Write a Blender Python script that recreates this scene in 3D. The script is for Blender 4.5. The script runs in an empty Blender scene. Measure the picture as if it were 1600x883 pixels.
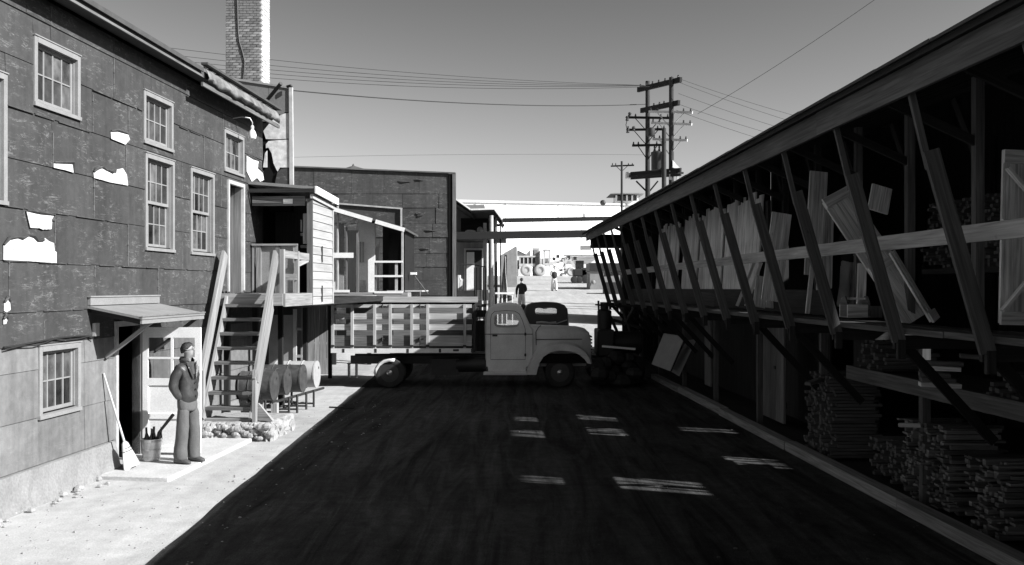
import bpy, math, random
from mathutils import Vector, Matrix
from mathutils.geometry import tessellate_polygon
R = math.radians
random.seed(7)
SC = bpy.context.scene
COL = SC.collection

# ------------------------------------------------------------------ camera
F = 1450.0                      # focal length in photo pixels (photo 1600 wide)
H = 2.65                        # eye height
cam_d = bpy.data.cameras.new('camera')
cam = bpy.data.objects.new('camera', cam_d); COL.objects.link(cam)
cam_d.sensor_width = 36.0
cam_d.lens = 36.0 * F / 1600.0
cam_d.shift_y = 0.0053
cam_d.clip_start = 0.1
cam_d.clip_end = 3000
cam.location = (0, 0, H)
cam.rotation_euler = (R(90), 0, 0)
SC.camera = cam

# ------------------------------------------------------------------ light
SUN = Vector((0.787, -0.30, 0.536)).normalized()     # direction towards the sun
el = math.asin(SUN.z); az = math.atan2(SUN.x, SUN.y)
w = bpy.data.worlds.new('World'); SC.world = w; w.use_nodes = True
nt = w.node_tree; nt.nodes.clear()
sky = nt.nodes.new('ShaderNodeTexSky'); sky.sky_type = 'NISHITA'
sky.sun_disc = False; sky.sun_elevation = el; sky.sun_rotation = az
sky.altitude = 300; sky.air_density = 1.6; sky.dust_density = 2.5; sky.ozone_density = 1.0
sep = nt.nodes.new('ShaderNodeSeparateColor')        # red-filter black-and-white film
com = nt.nodes.new('ShaderNodeCombineColor')
bg = nt.nodes.new('ShaderNodeBackground'); bg.inputs['Strength'].default_value = 0.1
out = nt.nodes.new('ShaderNodeOutputWorld')
nt.links.new(sky.outputs[0], sep.inputs[0])
mp_ = nt.nodes.new('ShaderNodeMath'); mp_.operation = 'POWER'; mp_.inputs[1].default_value = 2.2      # contrast of the film
mk_ = nt.nodes.new('ShaderNodeMath'); mk_.operation = 'MULTIPLY'; mk_.inputs[1].default_value = 0.156
mc_ = nt.nodes.new('ShaderNodeMath'); mc_.operation = 'MINIMUM'; mc_.inputs[1].default_value = 4.4
nt.links.new(sep.outputs[0], mp_.inputs[0]); nt.links.new(mp_.outputs[0], mk_.inputs[0]); nt.links.new(mk_.outputs[0], mc_.inputs[0])
for i in range(3): nt.links.new(mc_.outputs[0], com.inputs[i])
nt.links.new(com.outputs[0], bg.inputs[0]); nt.links.new(bg.outputs[0], out.inputs[0])
ld = bpy.data.lights.new('sun', 'SUN'); ld.energy = 5.0; ld.angle = R(0.5); ld.color = (1, 1, 1)
lo = bpy.data.objects.new('sun', ld); COL.objects.link(lo)
lo.rotation_euler = SUN.to_track_quat('Z', 'Y').to_euler()
lo.location = (30, -12, 25)
SC.view_settings.view_transform = 'Standard'
SC.view_settings.look = 'None'
SC.view_settings.exposure = 1.0
SC.view_settings.gamma = 1.0
SC.cycles.max_bounces = 5; SC.cycles.diffuse_bounces = 3

# ------------------------------------------------------------------ materials
def _mat(name):
    m = bpy.data.materials.new(name); m.use_nodes = True
    t = m.node_tree; b = t.nodes['Principled BSDF']
    return m, t, b
def _n(t, k, **kw):
    n = t.nodes.new(k)
    for a, v in kw.items(): setattr(n, a, v)
    return n
def _math(t, op, a, b=None, c=None):
    n = t.nodes.new('ShaderNodeMath'); n.operation = op
    for i, v in enumerate((a, b, c)):
        if v is None: continue
        if isinstance(v, (int, float)): n.inputs[i].default_value = v
        else: t.links.new(v, n.inputs[i])
    return n.outputs[0]
def _noise(t, vec, scale, detail=4, rough=0.55, dist=0.0):
    n = t.nodes.new('ShaderNodeTexNoise'); n.inputs['Scale'].default_value = scale
    n.inputs['Detail'].default_value = detail; n.inputs['Roughness'].default_value = rough
    n.inputs['Distortion'].default_value = dist
    t.links.new(vec, n.inputs['Vector']); return n.outputs['Fac']
def _map(t, vec, sc):
    n = t.nodes.new('ShaderNodeMapping'); n.inputs['Scale'].default_value = sc
    t.links.new(vec, n.inputs['Vector']); return n.outputs[0]
def _rng(t, v, a, b, c, d):
    n = t.nodes.new('ShaderNodeMapRange'); t.links.new(v, n.inputs[0])
    for i, x in enumerate((a, b, c, d)): n.inputs[i + 1].default_value = x
    return n.outputs[0]
def _grey(t, b, v):
    c = t.nodes.new('ShaderNodeCombineColor')
    for i in range(3): t.links.new(v, c.inputs[i])
    t.links.new(c.outputs[0], b.inputs['Base Color'])
def _bump(t, b, h, strength, dist=0.02):
    n = t.nodes.new('ShaderNodeBump'); n.inputs['Strength'].default_value = strength
    n.inputs['Distance'].default_value = dist
    t.links.new(h, n.inputs['Height']); t.links.new(n.outputs[0], b.inputs['Normal'])
def _rand(t):
    return t.nodes.new('ShaderNodeObjectInfo').outputs['Random']

def plain(name, base, var=0.25, scale=3.0, rough=0.8, bump=0.0, metal=0.0, rnd=0.0, fine=0.15, spec=None, emit=None):
    m, t, b = _mat(name)
    tc = _n(t, 'ShaderNodeTexCoord').outputs['Object']
    n1 = _noise(t, tc, scale, 5)
    n2 = _noise(t, tc, scale * 14, 3)
    v = _rng(t, n1, 0.25, 0.75, 1 - var, 1 + var)
    v = _math(t, 'MULTIPLY', v, _rng(t, n2, 0.25, 0.75, 1 - fine, 1 + fine))
    if rnd: v = _math(t, 'MULTIPLY', v, _rng(t, _rand(t), 0, 1, 1 - rnd, 1 + rnd))
    _grey(t, b, _math(t, 'MULTIPLY', v, base))
    b.inputs['Roughness'].default_value = rough; b.inputs['Metallic'].default_value = metal
    if spec is not None: b.inputs['Specular IOR Level'].default_value = spec
    if bump: _bump(t, b, _math(t, 'ADD', n1, _math(t, 'MULTIPLY', n2, 0.4)), bump)
    return m

def wood(name, base, contrast=0.45, rough=0.75, rnd=0.15, paint=False):
    m, t, b = _mat(name)
    uv = _n(t, 'ShaderNodeTexCoord').outputs['UV']
    g = _noise(t, _map(t, uv, (1.3, 34, 1)), 1.0, 5, 0.6, 0.6)
    big = _noise(t, _map(t, uv, (0.7, 5, 1)), 1.0, 3)
    knot = _noise(t, _map(t, uv, (4, 9, 1)), 1.0, 2)
    v = _rng(t, g, 0.3, 0.7, 1 - contrast, 1 + contrast * 0.6)
    v = _math(t, 'MULTIPLY', v, _rng(t, big, 0.3, 0.7, 0.8, 1.15))
    v = _math(t, 'MULTIPLY', v, _rng(t, knot, 0.72, 0.8, 1.0, 0.45))
    if rnd: v = _math(t, 'MULTIPLY', v, _rng(t, _rand(t), 0, 1, 1 - rnd, 1 + rnd))
    _grey(t, b, _math(t, 'MULTIPLY', v, base))
    b.inputs['Roughness'].default_value = rough
    b.inputs['Specular IOR Level'].default_value = 0.25
    _bump(t, b, g, 0.25, 0.004)
    return m

def tar(name, base, ax=(1, 1), rough=0.75, wr=1.0, rnd=0.12):
    """tar paper: mottled, with pale crackled wrinkles, abrasions and vertical runs"""
    m, t, b = _mat(name)
    tc = _n(t, 'ShaderNodeTexCoord').outputs['Object']
    big = _noise(t, tc, 0.9, 4)
    mid = _noise(t, tc, 7, 5, 0.65)
    fine = _noise(t, tc, 150, 2, 0.7)
    mask = _noise(t, _map(t, tc, (1, 1, 1.8)), 1.3, 3)
    lines = None
    for sc_, wd_, off in (((1.1, 1.1, 8.0), .022, 0), ((2.2, 2.2, 14.0), .024, 7)):
        wk = _noise(t, _map(t, tc, sc_), 1.0, 6, 0.68, 1.6)
        rg = _math(t, 'ABSOLUTE', _math(t, 'SUBTRACT', wk, 0.5))
        ln = _rng(t, rg, 0.0, wd_, 1.0, 0.0)
        brk = _noise(t, _map(t, tc, (sc_[0] * 3, sc_[1] * 3, sc_[2])), 1.0, 3)
        ln = _math(t, 'MULTIPLY', ln, _rng(t, brk, 0.5, 0.62, 0.0, 1.0))
        lines = ln if lines is None else _math(t, 'MAXIMUM', lines, ln)
    line = _math(t, 'MULTIPLY', lines, _rng(t, mask, 0.40, 0.56, 0.0, 1.0))
    run = _noise(t, _map(t, tc, (9, 9, 0.5)), 1.0, 4)
    v = _rng(t, big, 0.3, 0.7, 0.8, 1.2)
    v = _math(t, 'MULTIPLY', v, _rng(t, mid, 0.25, 0.75, 0.78, 1.25))
    v = _math(t, 'MULTIPLY', v, _rng(t, fine, 0.2, 0.8, 0.82, 1.2))
    v = _math(t, 'MULTIPLY', v, _rng(t, run, 0.3, 0.75, 0.86, 1.2))
    v = _math(t, 'MULTIPLY', v, _rng(t, _rand(t), 0, 1, 1 - rnd, 1 + rnd))
    v = _math(t, 'MULTIPLY', v, base)
    v = _math(t, 'ADD', v, _math(t, 'MULTIPLY', line, 0.15 * wr))
    spk = _noise(t, tc, 26, 2, 0.5)
    v = _math(t, 'ADD', v, _rng(t, spk, 0.76, 0.82, 0.0, 0.2 * wr))
    _grey(t, b, v)
    b.inputs['Roughness'].default_value = rough
    b.inputs['Specular IOR Level'].default_value = 0.3
    hgt = _math(t, 'ADD', _math(t, 'MULTIPLY', lines, 0.35 * wr), _math(t, 'ADD', big, _math(t, 'MULTIPLY', mid, 0.3)))
    _bump(t, b, hgt, 0.35, 0.015)
    return m

def glass_dark(name, base=0.03, rough=0.04):
    m, t, b = _mat(name)
    tc = _n(t, 'ShaderNodeTexCoord').outputs['Object']
    n = _noise(t, tc, 5, 4)
    _grey(t, b, _math(t, 'MULTIPLY', _math(t, 'MULTIPLY', _rng(t, n, 0.3, 0.7, 0.4, 1.8), _math(t, 'POWER', _rng(t, _rand(t), 0, 1, 0.45, 1.5), 2.0)), base))
    b.inputs['Roughness'].default_value = rough
    _bump(t, b, _noise(t, tc, 3, 2), 0.05, 0.02)
    return m
def glass_clear(name):
    m, t, b = _mat(name)
    tr = _n(t, 'ShaderNodeBsdfTransparent'); gl = _n(t, 'ShaderNodeBsdfGlossy')
    gl.inputs['Roughness'].default_value = 0.03
    fr = _n(t, 'ShaderNodeFresnel'); fr.inputs[0].default_value = 1.5
    mx = _n(t, 'ShaderNodeMixShader')
    tr.inputs[0].default_value = (0.86, 0.86, 0.86, 1)
    t.links.new(fr.outputs[0], mx.inputs[0]); t.links.new(tr.outputs[0], mx.inputs[1]); t.links.new(gl.outputs[0], mx.inputs[2])
    t.links.new(mx.outputs[0], t.nodes['Material Output'].inputs[0])
    return m

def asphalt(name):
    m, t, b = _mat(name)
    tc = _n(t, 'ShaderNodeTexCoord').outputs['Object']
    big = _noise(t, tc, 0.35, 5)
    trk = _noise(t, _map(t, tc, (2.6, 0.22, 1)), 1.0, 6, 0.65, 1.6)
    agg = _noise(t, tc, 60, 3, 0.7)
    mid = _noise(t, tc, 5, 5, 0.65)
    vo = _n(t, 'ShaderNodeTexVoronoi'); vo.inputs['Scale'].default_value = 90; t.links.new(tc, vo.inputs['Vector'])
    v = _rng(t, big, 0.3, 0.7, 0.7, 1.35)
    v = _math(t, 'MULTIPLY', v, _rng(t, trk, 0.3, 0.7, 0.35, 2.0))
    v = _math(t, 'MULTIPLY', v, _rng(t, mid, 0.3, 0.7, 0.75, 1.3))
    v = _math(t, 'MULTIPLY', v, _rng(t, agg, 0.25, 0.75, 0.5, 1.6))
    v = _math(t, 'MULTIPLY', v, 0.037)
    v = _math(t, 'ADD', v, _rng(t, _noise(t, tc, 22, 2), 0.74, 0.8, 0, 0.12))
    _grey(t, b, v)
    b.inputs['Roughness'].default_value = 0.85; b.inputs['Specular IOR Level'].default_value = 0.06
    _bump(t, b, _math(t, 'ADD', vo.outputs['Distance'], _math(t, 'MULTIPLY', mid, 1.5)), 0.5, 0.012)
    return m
def dirt(name, base, pebble=0.5):
    m, t, b = _mat(name)
    tc = _n(t, 'ShaderNodeTexCoord').outputs['Object']
    big = _noise(t, tc, 0.25, 5); mid = _noise(t, tc, 3, 6, 0.65); fine = _noise(t, tc, 45, 4, 0.7)
    trk = _noise(t, _map(t, tc, (1.6, 0.12, 1)), 1.0, 4, 0.6, 1.0)
    v = _rng(t, big, 0.3, 0.7, 0.85, 1.12)
    v = _math(t, 'MULTIPLY', v, _rng(t, mid, 0.25, 0.75, 0.8, 1.15))
    v = _math(t, 'MULTIPLY', v, _rng(t, trk, 0.3, 0.7, 0.85, 1.1))
    v = _math(t, 'MULTIPLY', v, _rng(t, fine, 0.25, 0.75, 0.78, 1.2))
    v = _math(t, 'MULTIPLY', v, _rng(t, _noise(t, tc, 14, 2), 0.7, 0.78, 1.0, 0.45))
    _grey(t, b, _math(t, 'MULTIPLY', v, base))
    b.inputs['Roughness'].default_value = 0.95; b.inputs['Specular IOR Level'].default_value = 0.1
    _bump(t, b, _math(t, 'ADD', mid, _math(t, 'MULTIPLY', fine, 0.5)), pebble, 0.03)
    return m

MT = dict(
    tar=tar('tar_paper', 0.046), seam=plain('worn_seam_edge', 0.1, 0.4, 14, 0.85, fine=0.5), tar_far=tar('old_tar_paper', 0.055), tar_light=tar('grey_felt', 0.14, wr=0.25, rnd=0.08),
    white=plain('white_paint', 0.8, 0.10, 4, 0.55, 0.06), whiteold=plain('weathered_white_paint', 0.38, 0.22, 5, 0.7, 0.1),
    torn=plain('torn_white_underlay', 0.55, 0.3, 9, 0.9, 0.2),
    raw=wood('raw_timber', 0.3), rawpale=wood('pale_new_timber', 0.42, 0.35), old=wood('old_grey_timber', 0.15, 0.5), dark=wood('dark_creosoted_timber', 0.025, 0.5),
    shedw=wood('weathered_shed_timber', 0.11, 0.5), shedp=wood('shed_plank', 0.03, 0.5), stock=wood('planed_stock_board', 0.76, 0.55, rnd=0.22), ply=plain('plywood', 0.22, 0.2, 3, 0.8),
    clap=wood('white_clapboard', 0.36, 0.16, 0.6, 0.06), stick=wood('lumber_offcut', 0.13, 0.6, rnd=0.6),
    slab=plain('slab_concrete', 0.43, 0.16, 2.2, 0.92, 0.3, fine=0.2), conc=plain('concrete', 0.2, 0.16, 2.2, 0.92, 0.35, fine=0.2), rubble=plain('rubble_stone', 0.28, 0.3, 7, 0.95, 0.8, fine=0.3),
    asphalt=asphalt('asphalt'), dirt=dirt('pale_dirt', 0.40), mortar=plain('mortar', 0.3, 0.2, 9, 0.95, 0.2),
    brick=plain('brick', 0.2, 0.4, 8, 0.92, 0.3, rnd=0.4),
    roof=plain('roofing_felt', 0.06, 0.25, 4, 0.9, 0.3), rooflight=plain('grey_roof_sheet', 0.2, 0.15, 3, 0.8, 0.15), flash=plain('stained_flashing', 0.16, 0.7, 4, 0.7, 0.2, fine=0.3), metal=plain('galvanised_metal', 0.5, 0.25, 8, 0.4, 0.05, 0.7),
    sheetmetal=plain('dull_sheet_metal', 0.16, 0.2, 2, 0.6, 0.1), iron=plain('black_iron', 0.02, 0.3, 8, 0.6), black=plain('black_interior', 0.012, 0.2, 2, 0.95, spec=0.05),
    glass=glass_dark('window_glass', 0.045), clear=glass_clear('clear_glass'),
    paint=plain('dull_truck_paint', 0.62, 0.14, 3, 0.42, 0.02, fine=0.1), paintdark=plain('dark_truck_paint', 0.03, 0.2, 3, 0.35),
    tyre=plain('tyre_rubber', 0.022, 0.3, 12, 0.85), tyrepale=plain('dusty_tyre', 0.45, 0.15, 5, 0.9), chrome=plain('dull_chrome', 0.55, 0.1, 5, 0.3, 0, 0.8),
    drumdark=plain('dark_drum_paint', 0.05, 0.5, 7, 0.55, 0.1, fine=0.4), drumgrey=plain('grey_drum_paint', 0.14, 0.35, 6, 0.55, 0.1), drumpale=plain('pale_drum_paint', 0.34, 0.15, 6, 0.55, 0.1), drumrust=plain('flaking_drum_paint', 0.3, 0.9, 9, 0.7, 0.2, fine=0.5),
    lips=plain('lips', 0.2, 0.05, 6, 0.6), skin=plain('skin', 0.26, 0.06, 6, 0.55, fine=0.04), hair=plain('dark_hair', 0.018, 0.5, 40, 0.45, 0.6), leather=plain('leather_jacket', 0.045, 0.35, 9, 0.38, 0.35), shirt=plain('dark_shirt', 0.05, 0.2, 8, 0.9),
    trouser=plain('wool_trousers', 0.1, 0.15, 6, 0.95, 0.3), shoe=plain('worn_shoe', 0.06, 0.3, 10, 0.5), pale=plain('pale_cloth', 0.6, 0.12, 6, 0.95, 0.3), darkcloth=plain('dark_cloth', 0.03, 0.2, 6, 0.95, 0.2),
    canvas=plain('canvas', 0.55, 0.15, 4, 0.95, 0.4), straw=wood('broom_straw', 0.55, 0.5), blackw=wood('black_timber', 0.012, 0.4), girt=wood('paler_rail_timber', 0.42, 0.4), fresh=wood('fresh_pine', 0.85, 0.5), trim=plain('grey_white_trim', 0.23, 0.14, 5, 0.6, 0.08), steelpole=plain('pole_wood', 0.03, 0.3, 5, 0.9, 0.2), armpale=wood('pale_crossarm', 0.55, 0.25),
    insul=plain('insulator', 0.04, 0.2, 9, 0.25), bulb=plain('opal_bulb', 0.8, 0.03, 3, 0.2), wire=plain('wire', 0.03, 0.1, 3, 0.6), wirepale=plain('weathered_wire', 0.12, 0.1, 3, 0.6),
    whitewall=wood('far_white_siding', 0.8, 0.06, 0.8, 0.03), machine=plain('pale_machine_paint', 0.5, 0.2, 2, 0.5), machdark=plain('dark_machine', 0.018, 0.3, 3, 0.6), gypsum=plain('grey_board', 0.33, 0.1, 4, 0.9, 0.15),
    curb=wood('curb_timber', 0.28, 0.5), bottle=plain('dark_glass_bottle', 0.012, 0.2, 5, 0.12),
)
# ------------------------------------------------------------------ frames
class Frame:
    """local (x, y, z) of a building line -> world"""
    def __init__(s, ox, oy, ang): s.ox, s.oy, s.a = ox, oy, ang
    def w(s, p):
        c, q = math.cos(s.a), math.sin(s.a)
        return Vector((s.ox + p[0] * c - p[1] * q, s.oy + p[0] * q + p[1] * c, p[2]))
    def at(s, px, lx):
        """distance along the frame where the sight line of photo column px meets the plane x = lx"""
        t = (px - 800) / F; c, q = math.cos(s.a), math.sin(s.a)
        # ox + lx c - y q = t (oy + lx q + y c)
        return (s.ox + lx * c - t * (s.oy + lx * q)) / (t * c + q)
    def zat(s, px, py, lx):
        y = s.at(px, lx); Y = s.w((lx, y, 0)).y
        return H + (450 - py) / F * Y
W = Frame(0, 0, 0.0)
LF = Frame(-6.6, 0, -math.atan(86 / F))      # x = out of the left wall, y = along it
RF = Frame(0, 0, math.atan(45 / F))          # x = across the yard, y = along the shed
def wx(px, Y): return (px - 800) / F * Y
def wz(py, Y): return H + (450 - py) / F * Y

BASE = {}
# ------------------------------------------------------------------ mesh builder
class MB:
    def __init__(s): s.v = []; s.f = []; s.uv = []
    def add(s, vs, fs, uvs=None):
        o = len(s.v); s.v += [tuple(v) for v in vs]
        for i, f in enumerate(fs):
            s.f.append([o + k for k in f])
            s.uv.append(uvs[i] if uvs else None)
        return s
    def hexa(s, c8, dims=None):
        """8 corners: bottom 4 ccw then top 4 ccw"""
        c8 = [Vector(c) for c in c8]
        fs = [(3, 2, 1, 0), (4, 5, 6, 7), (0, 1, 5, 4), (1, 2, 6, 5), (2, 3, 7, 6), (3, 0, 4, 7)]
        L = [(c8[1] - c8[0]), (c8[3] - c8[0]), (c8[4] - c8[0])]
        ln = [max(x.length, 1e-6) for x in L]; ax = [L[i] / ln[i] for i in range(3)]
        order = sorted(range(3), key=lambda i: -ln[i])
        ou, ov = random.uniform(0, 50), random.uniform(0, 50)
        uvs = []
        for f in fs:
            pts = [c8[k] - c8[0] for k in f]
            nrm = (c8[f[1]] - c8[f[0]]).cross(c8[f[3]] - c8[f[0]])
            if nrm.length > 0: nrm.normalize()
            skip = max(range(3), key=lambda i: abs(ax[i].dot(nrm)))
            a, b = [i for i in order if i != skip]
            uvs.append([(ou + p.dot(ax[a]), ov + p.dot(ax[b]) + 3.7 * skip) for p in pts])
        return s.add(c8, fs, uvs)
    def box(s, x0, x1, y0, y1, z0, z1):
        return s.hexa([(x0, y0, z0), (x1, y0, z0), (x1, y1, z0), (x0, y1, z0), (x0, y0, z1), (x1, y0, z1), (x1, y1, z1), (x0, y1, z1)])
    def bar(s, p0, p1, w, h, up=(0, 0, 1)):
        p0, p1 = Vector(p0), Vector(p1); d = (p1 - p0).normalized(); up = Vector(up)
        sd = d.cross(up)
        if sd.length < 1e-4: sd = d.cross(Vector((0, 1, 0)))
        sd.normalize(); u = sd.cross(d).normalized()
        a, b = sd * w / 2, u * h / 2
        return s.hexa([p0 - a - b, p1 - a - b, p1 + a - b, p0 + a - b, p0 - a + b, p1 - a + b, p1 + a + b, p0 + a + b])
    def tube(s, pts, r, n=8, cap=True):
        pts = [Vector(p) for p in pts]; k = len(pts)
        rs = r if isinstance(r, (list, tuple)) else [r] * k
        rings = []; u = None
        for i, p in enumerate(pts):
            d = (pts[min(i + 1, k - 1)] - pts[max(i - 1, 0)]).normalized()
            if u is None:
                u = d.orthogonal().normalized()
            else:
                u = (u - d * u.dot(d)).normalized()
            q = d.cross(u)
            rings.append([p + (u * math.cos(2 * math.pi * j / n) + q * math.sin(2 * math.pi * j / n)) * rs[i] for j in range(n)])
        return s.loft(rings, cap)
    def loft(s, rings, cap=True, closed=True):
        n = len(rings[0]); vs = [v for rg in rings for v in rg]; fs = []; uvs = []
        m = n if closed else n - 1
        for i in range(len(rings) - 1):
            for j in range(m):
                fs.append((i * n + j, i * n + (j + 1) % n, (i + 1) * n + (j + 1) % n, (i + 1) * n + j))
                uvs.append([(i * .1, j * .05), (i * .1, j * .05 + .05), (i * .1 + .1, j * .05 + .05), (i * .1 + .1, j * .05)])
        if cap:
            fs.append(tuple(range(n - 1, -1, -1))); uvs.append(None)
            fs.append(tuple((len(rings) - 1) * n + j for j in range(n))); uvs.append(None)
        return s.add(vs, fs, uvs)
    def lathe(s, prof, n=20, o=(0, 0, 0), axis='Z', cap=True):
        rings = []; o = Vector(o)
        for r, h in prof:
            rg = []
            for j in range(n):
                a = 2 * math.pi * j / n; x, y = r * math.cos(a), r * math.sin(a)
                rg.append(o + (Vector((x, y, h)) if axis == 'Z' else Vector((h, x, y)) if axis == 'X' else Vector((y, h, x))))
            rings.append(rg)
        return s.loft(rings, cap)
    def poly(s, loops, fn, t):
        """flat plate from 2-D loops (outer, holes...), mapped by fn(a, b, depth); thickness t"""
        vs3 = [[Vector((a, b, 0)) for a, b in lp] for lp in loops]
        tri = tessellate_polygon(vs3)
        flat = [p for lp in loops for p in lp]; n = len(flat)
        vs = [fn(a, b, 0) for a, b in flat] + [fn(a, b, t) for a, b in flat]
        fs = []; uvs = []
        for q in tri:
            fs.append(tuple(q)); uvs.append([flat[k] for k in q])
            fs.append(tuple(k + n for k in reversed(q))); uvs.append([flat[k] for k in reversed(q)])
        o = 0
        for lp in loops:
            m = len(lp)
            for j in range(m):
                a, b = o + j, o + (j + 1) % m
                fs.append((a, b, b + n, a + n)); uvs.append(None)
            o += m
        return s.add(vs, fs, uvs)
    def ball(s, c, r, n=10, m=6, sq=(1, 1, 1)):
        c = Vector(c); rings = []
        for i in range(m + 1):
            th = math.pi * (0.02 + 0.96 * i / m)
            rings.append([c + Vector((math.sin(th) * math.cos(2 * math.pi * j / n) * r * sq[0], math.sin(th) * math.sin(2 * math.pi * j / n) * r * sq[1], -math.cos(th) * r * sq[2])) for j in range(n)])
        return s.loft(rings)
    def mesh(s, name, mat, base=(0, 0, 0), smooth=False):
        me = bpy.data.meshes.new(name)
        b = Vector(base)
        me.from_pydata([Vector(v) - b for v in s.v], [], s.f)
        uvl = me.uv_layers.new(name='UVMap')
        for p, uv in zip(me.polygons, s.uv):
            if smooth: p.use_smooth = True
            if uv:
                for li, c in zip(p.loop_indices, uv): uvl.data[li].uv = c
            else:
                for li in p.loop_indices:
                    co = me.vertices[me.loops[li].vertex_index].co; uvl.data[li].uv = (co.x + co.y * .3, co.z + co.y * .7)
        me.materials.append(mat)
        me.validate()
        import bmesh
        bm = bmesh.new(); bm.from_mesh(me); bmesh.ops.recalc_face_normals(bm, faces=bm.faces); bm.to_mesh(me); bm.free()
        if smooth:
            try: me.set_sharp_from_angle(angle=R(40))
            except Exception: pass
        return me
    def part(s, name, mat, parent, smooth=False, label=None, bevel=0, kind=None):
        b = BASE[parent.name]
        o = bpy.data.objects.new(name, s.mesh(name, mat, b, smooth)); COL.objects.link(o); o.parent = parent
        BASE[o.name] = b
        if label: o['label'] = label
        if kind: o['kind'] = kind
        if bevel: bev(o, bevel)
        return o
    def thing(s, name, mat, label=None, cat=None, base=(0, 0, 0), fr=None, group=None, smooth=False, kind=None, bevel=0):
        fr = fr or W
        o = bpy.data.objects.new(name, s.mesh(name, mat, base, smooth)); COL.objects.link(o)
        o.location = fr.w(base); o.rotation_euler = (0, 0, fr.a)
        BASE[o.name] = Vector(base); tag(o, label, cat, group, kind)
        if bevel: bev(o, bevel)
        return o
def bev(o, wd, seg=2):
    m = o.modifiers.new('bevel', 'BEVEL'); m.width = wd; m.segments = seg; m.limit_method = 'ANGLE'; m.angle_limit = R(35)
def tag(o, label=None, cat=None, group=None, kind=None):
    if label: o['label'] = label
    if cat: o['category'] = cat
    if group: o['group'] = group
    if kind: o['kind'] = kind
    return o
def root(name, label, cat, base=(0, 0, 0), fr=None, group=None):
    fr = fr or W
    o = bpy.data.objects.new(name, None); COL.objects.link(o); o.empty_display_size = 0.2
    o.location = fr.w(base); o.rotation_euler = (0, 0, fr.a)
    BASE[o.name] = Vector(base)
    return tag(o, label, cat, group)
def copy_tree(o, parent=None):
    c = o.copy(); COL.objects.link(c)
    if parent: c.parent = parent
    for ch in list(o.children): copy_tree(ch, c)
    return c
def minus(rect, holes):
    """rectangle (a0,a1,b0,b1) minus hole rectangles -> list of rectangles"""
    out = [rect]
    for h in holes:
        nxt = []
        for r in out:
            a0, a1, b0, b1 = r; c0, c1, d0, d1 = max(a0, h[0]), min(a1, h[1]), max(b0, h[2]), min(b1, h[3])
            if c0 >= c1 or d0 >= d1: nxt.append(r); continue
            if a0 < c0: nxt.append((a0, c0, b0, b1))
            if c1 < a1: nxt.append((c1, a1, b0, b1))
            if b0 < d0: nxt.append((c0, c1, b0, d0))
            if d1 < b1: nxt.append((c0, c1, d1, b1))
        out = [r for r in nxt if r[1] - r[0] > .004 and r[3] - r[2] > .004]
    return out
# ------------------------------------------------------------------ ground
GP = [(-60, 0), (28, 0), (37, .62), (46, 1.45), (55, 2.0), (64, 2.45), (84, 3.3), (104, 4.0), (200, 5.2), (420, 6.5), (1800, 8)]
def gz(Y):
    for (a, za), (b, zb) in zip(GP, GP[1:]):
        if Y <= b: return za + (zb - za) * (Y - a) / (b - a)
    return GP[-1][1]
def sheet(mb, rows):
    """rows: list of lists of points (same length)"""
    n = len(rows[0]); vs = [p for r in rows for p in r]
    fs = [(i * n + j, i * n + j + 1, (i + 1) * n + j + 1, (i + 1) * n + j) for i in range(len(rows) - 1) for j in range(n - 1)]
    return mb.add(vs, fs)
xs = [-900, -200, -60, -20, -8, 0, 8, 20, 60, 200, 900]
ys = sorted(set([g[0] for g in GP] + [-20, 0, 10, 20, 30, 33, 50, 75, 150, 300, 800]))
sheet(MB(), [[(x, y, gz(y)) for x in xs] for y in ys]).thing('ground', MT['dirt'], kind='structure', smooth=True)
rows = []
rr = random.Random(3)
for i in range(74):  # asphalt runs on under the truck to darken the shade there
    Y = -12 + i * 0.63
    e = -3.52 - .033 * (Y - 8.87) + rr.uniform(-.02, .02)  # edge drawn along the shed's shadow, so dark asphalt deepens the shade
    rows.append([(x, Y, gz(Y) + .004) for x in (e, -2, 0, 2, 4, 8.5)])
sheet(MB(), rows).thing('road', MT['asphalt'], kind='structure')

# ------------------------------------------------------------------ tar-papered building on the left
L = lambda px, n=0.0: LF.at(px, n)
lb = root('tarpaper_building', 'long two-storey building clad in dark wrinkled tar paper with small-paned white windows', 'building', (0, 9, 0), LF)
S0, S1 = 4.0, 20.15
ZB, ZT = 0.44, 6.36
# windows: (s0, s1, z0, z1, sashes)
WIN = [(9.51 * F / 1200, 10.41 * F / 1200, 4.91, 5.78, 1), (L(223.5), L(269.5), 4.91, 5.74, 1), (L(349.5), L(380.5), 4.90, 5.72, 1),
       (L(226), L(271.5), 3.24, 4.77, 2), (L(297), L(334), 3.24, 4.77, 2), (L(59.5), L(124.5), 1.0, 1.92, 1), (L(9.5) - 1.09, L(9.5), 3.62, 5.16, 2)]
UPD = (L(355), L(380.8), 2.5, 4.76)            # upper door on the landing
LOD = (L(182), L(222), 0.06, 2.08)             # lower door under the awning
CAS = 0.072
holes = [(a + CAS, b - CAS, c + CAS, d - CAS) for a, b, c, d, _ in WIN]
holes += [(UPD[0] + .07, UPD[1] - .07, UPD[2], UPD[3] - .07), (LOD[0], LOD[1], LOD[2], LOD[3])]
mb = MB()
for r in minus((S0, S1, 0.0, ZT), holes): mb.box(-.16, -.03, r[0], r[1], r[2], r[3])
mb.box(-8, -.16, S1 - .14, S1 - .002, 0, ZT + .002); mb.box(-8, -.16, S0, S0 + .14, 0, ZT + .002); mb.box(-8.1, -8.001, S0, S1, 0, ZT + .004)
mb.part('wall', MT['black'], lb)
MB().box(-7.99, -.2, S0 + .2, S1 - .2, 2.28, 2.42).part('upper_floor', MT['dark'], lb)
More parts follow.
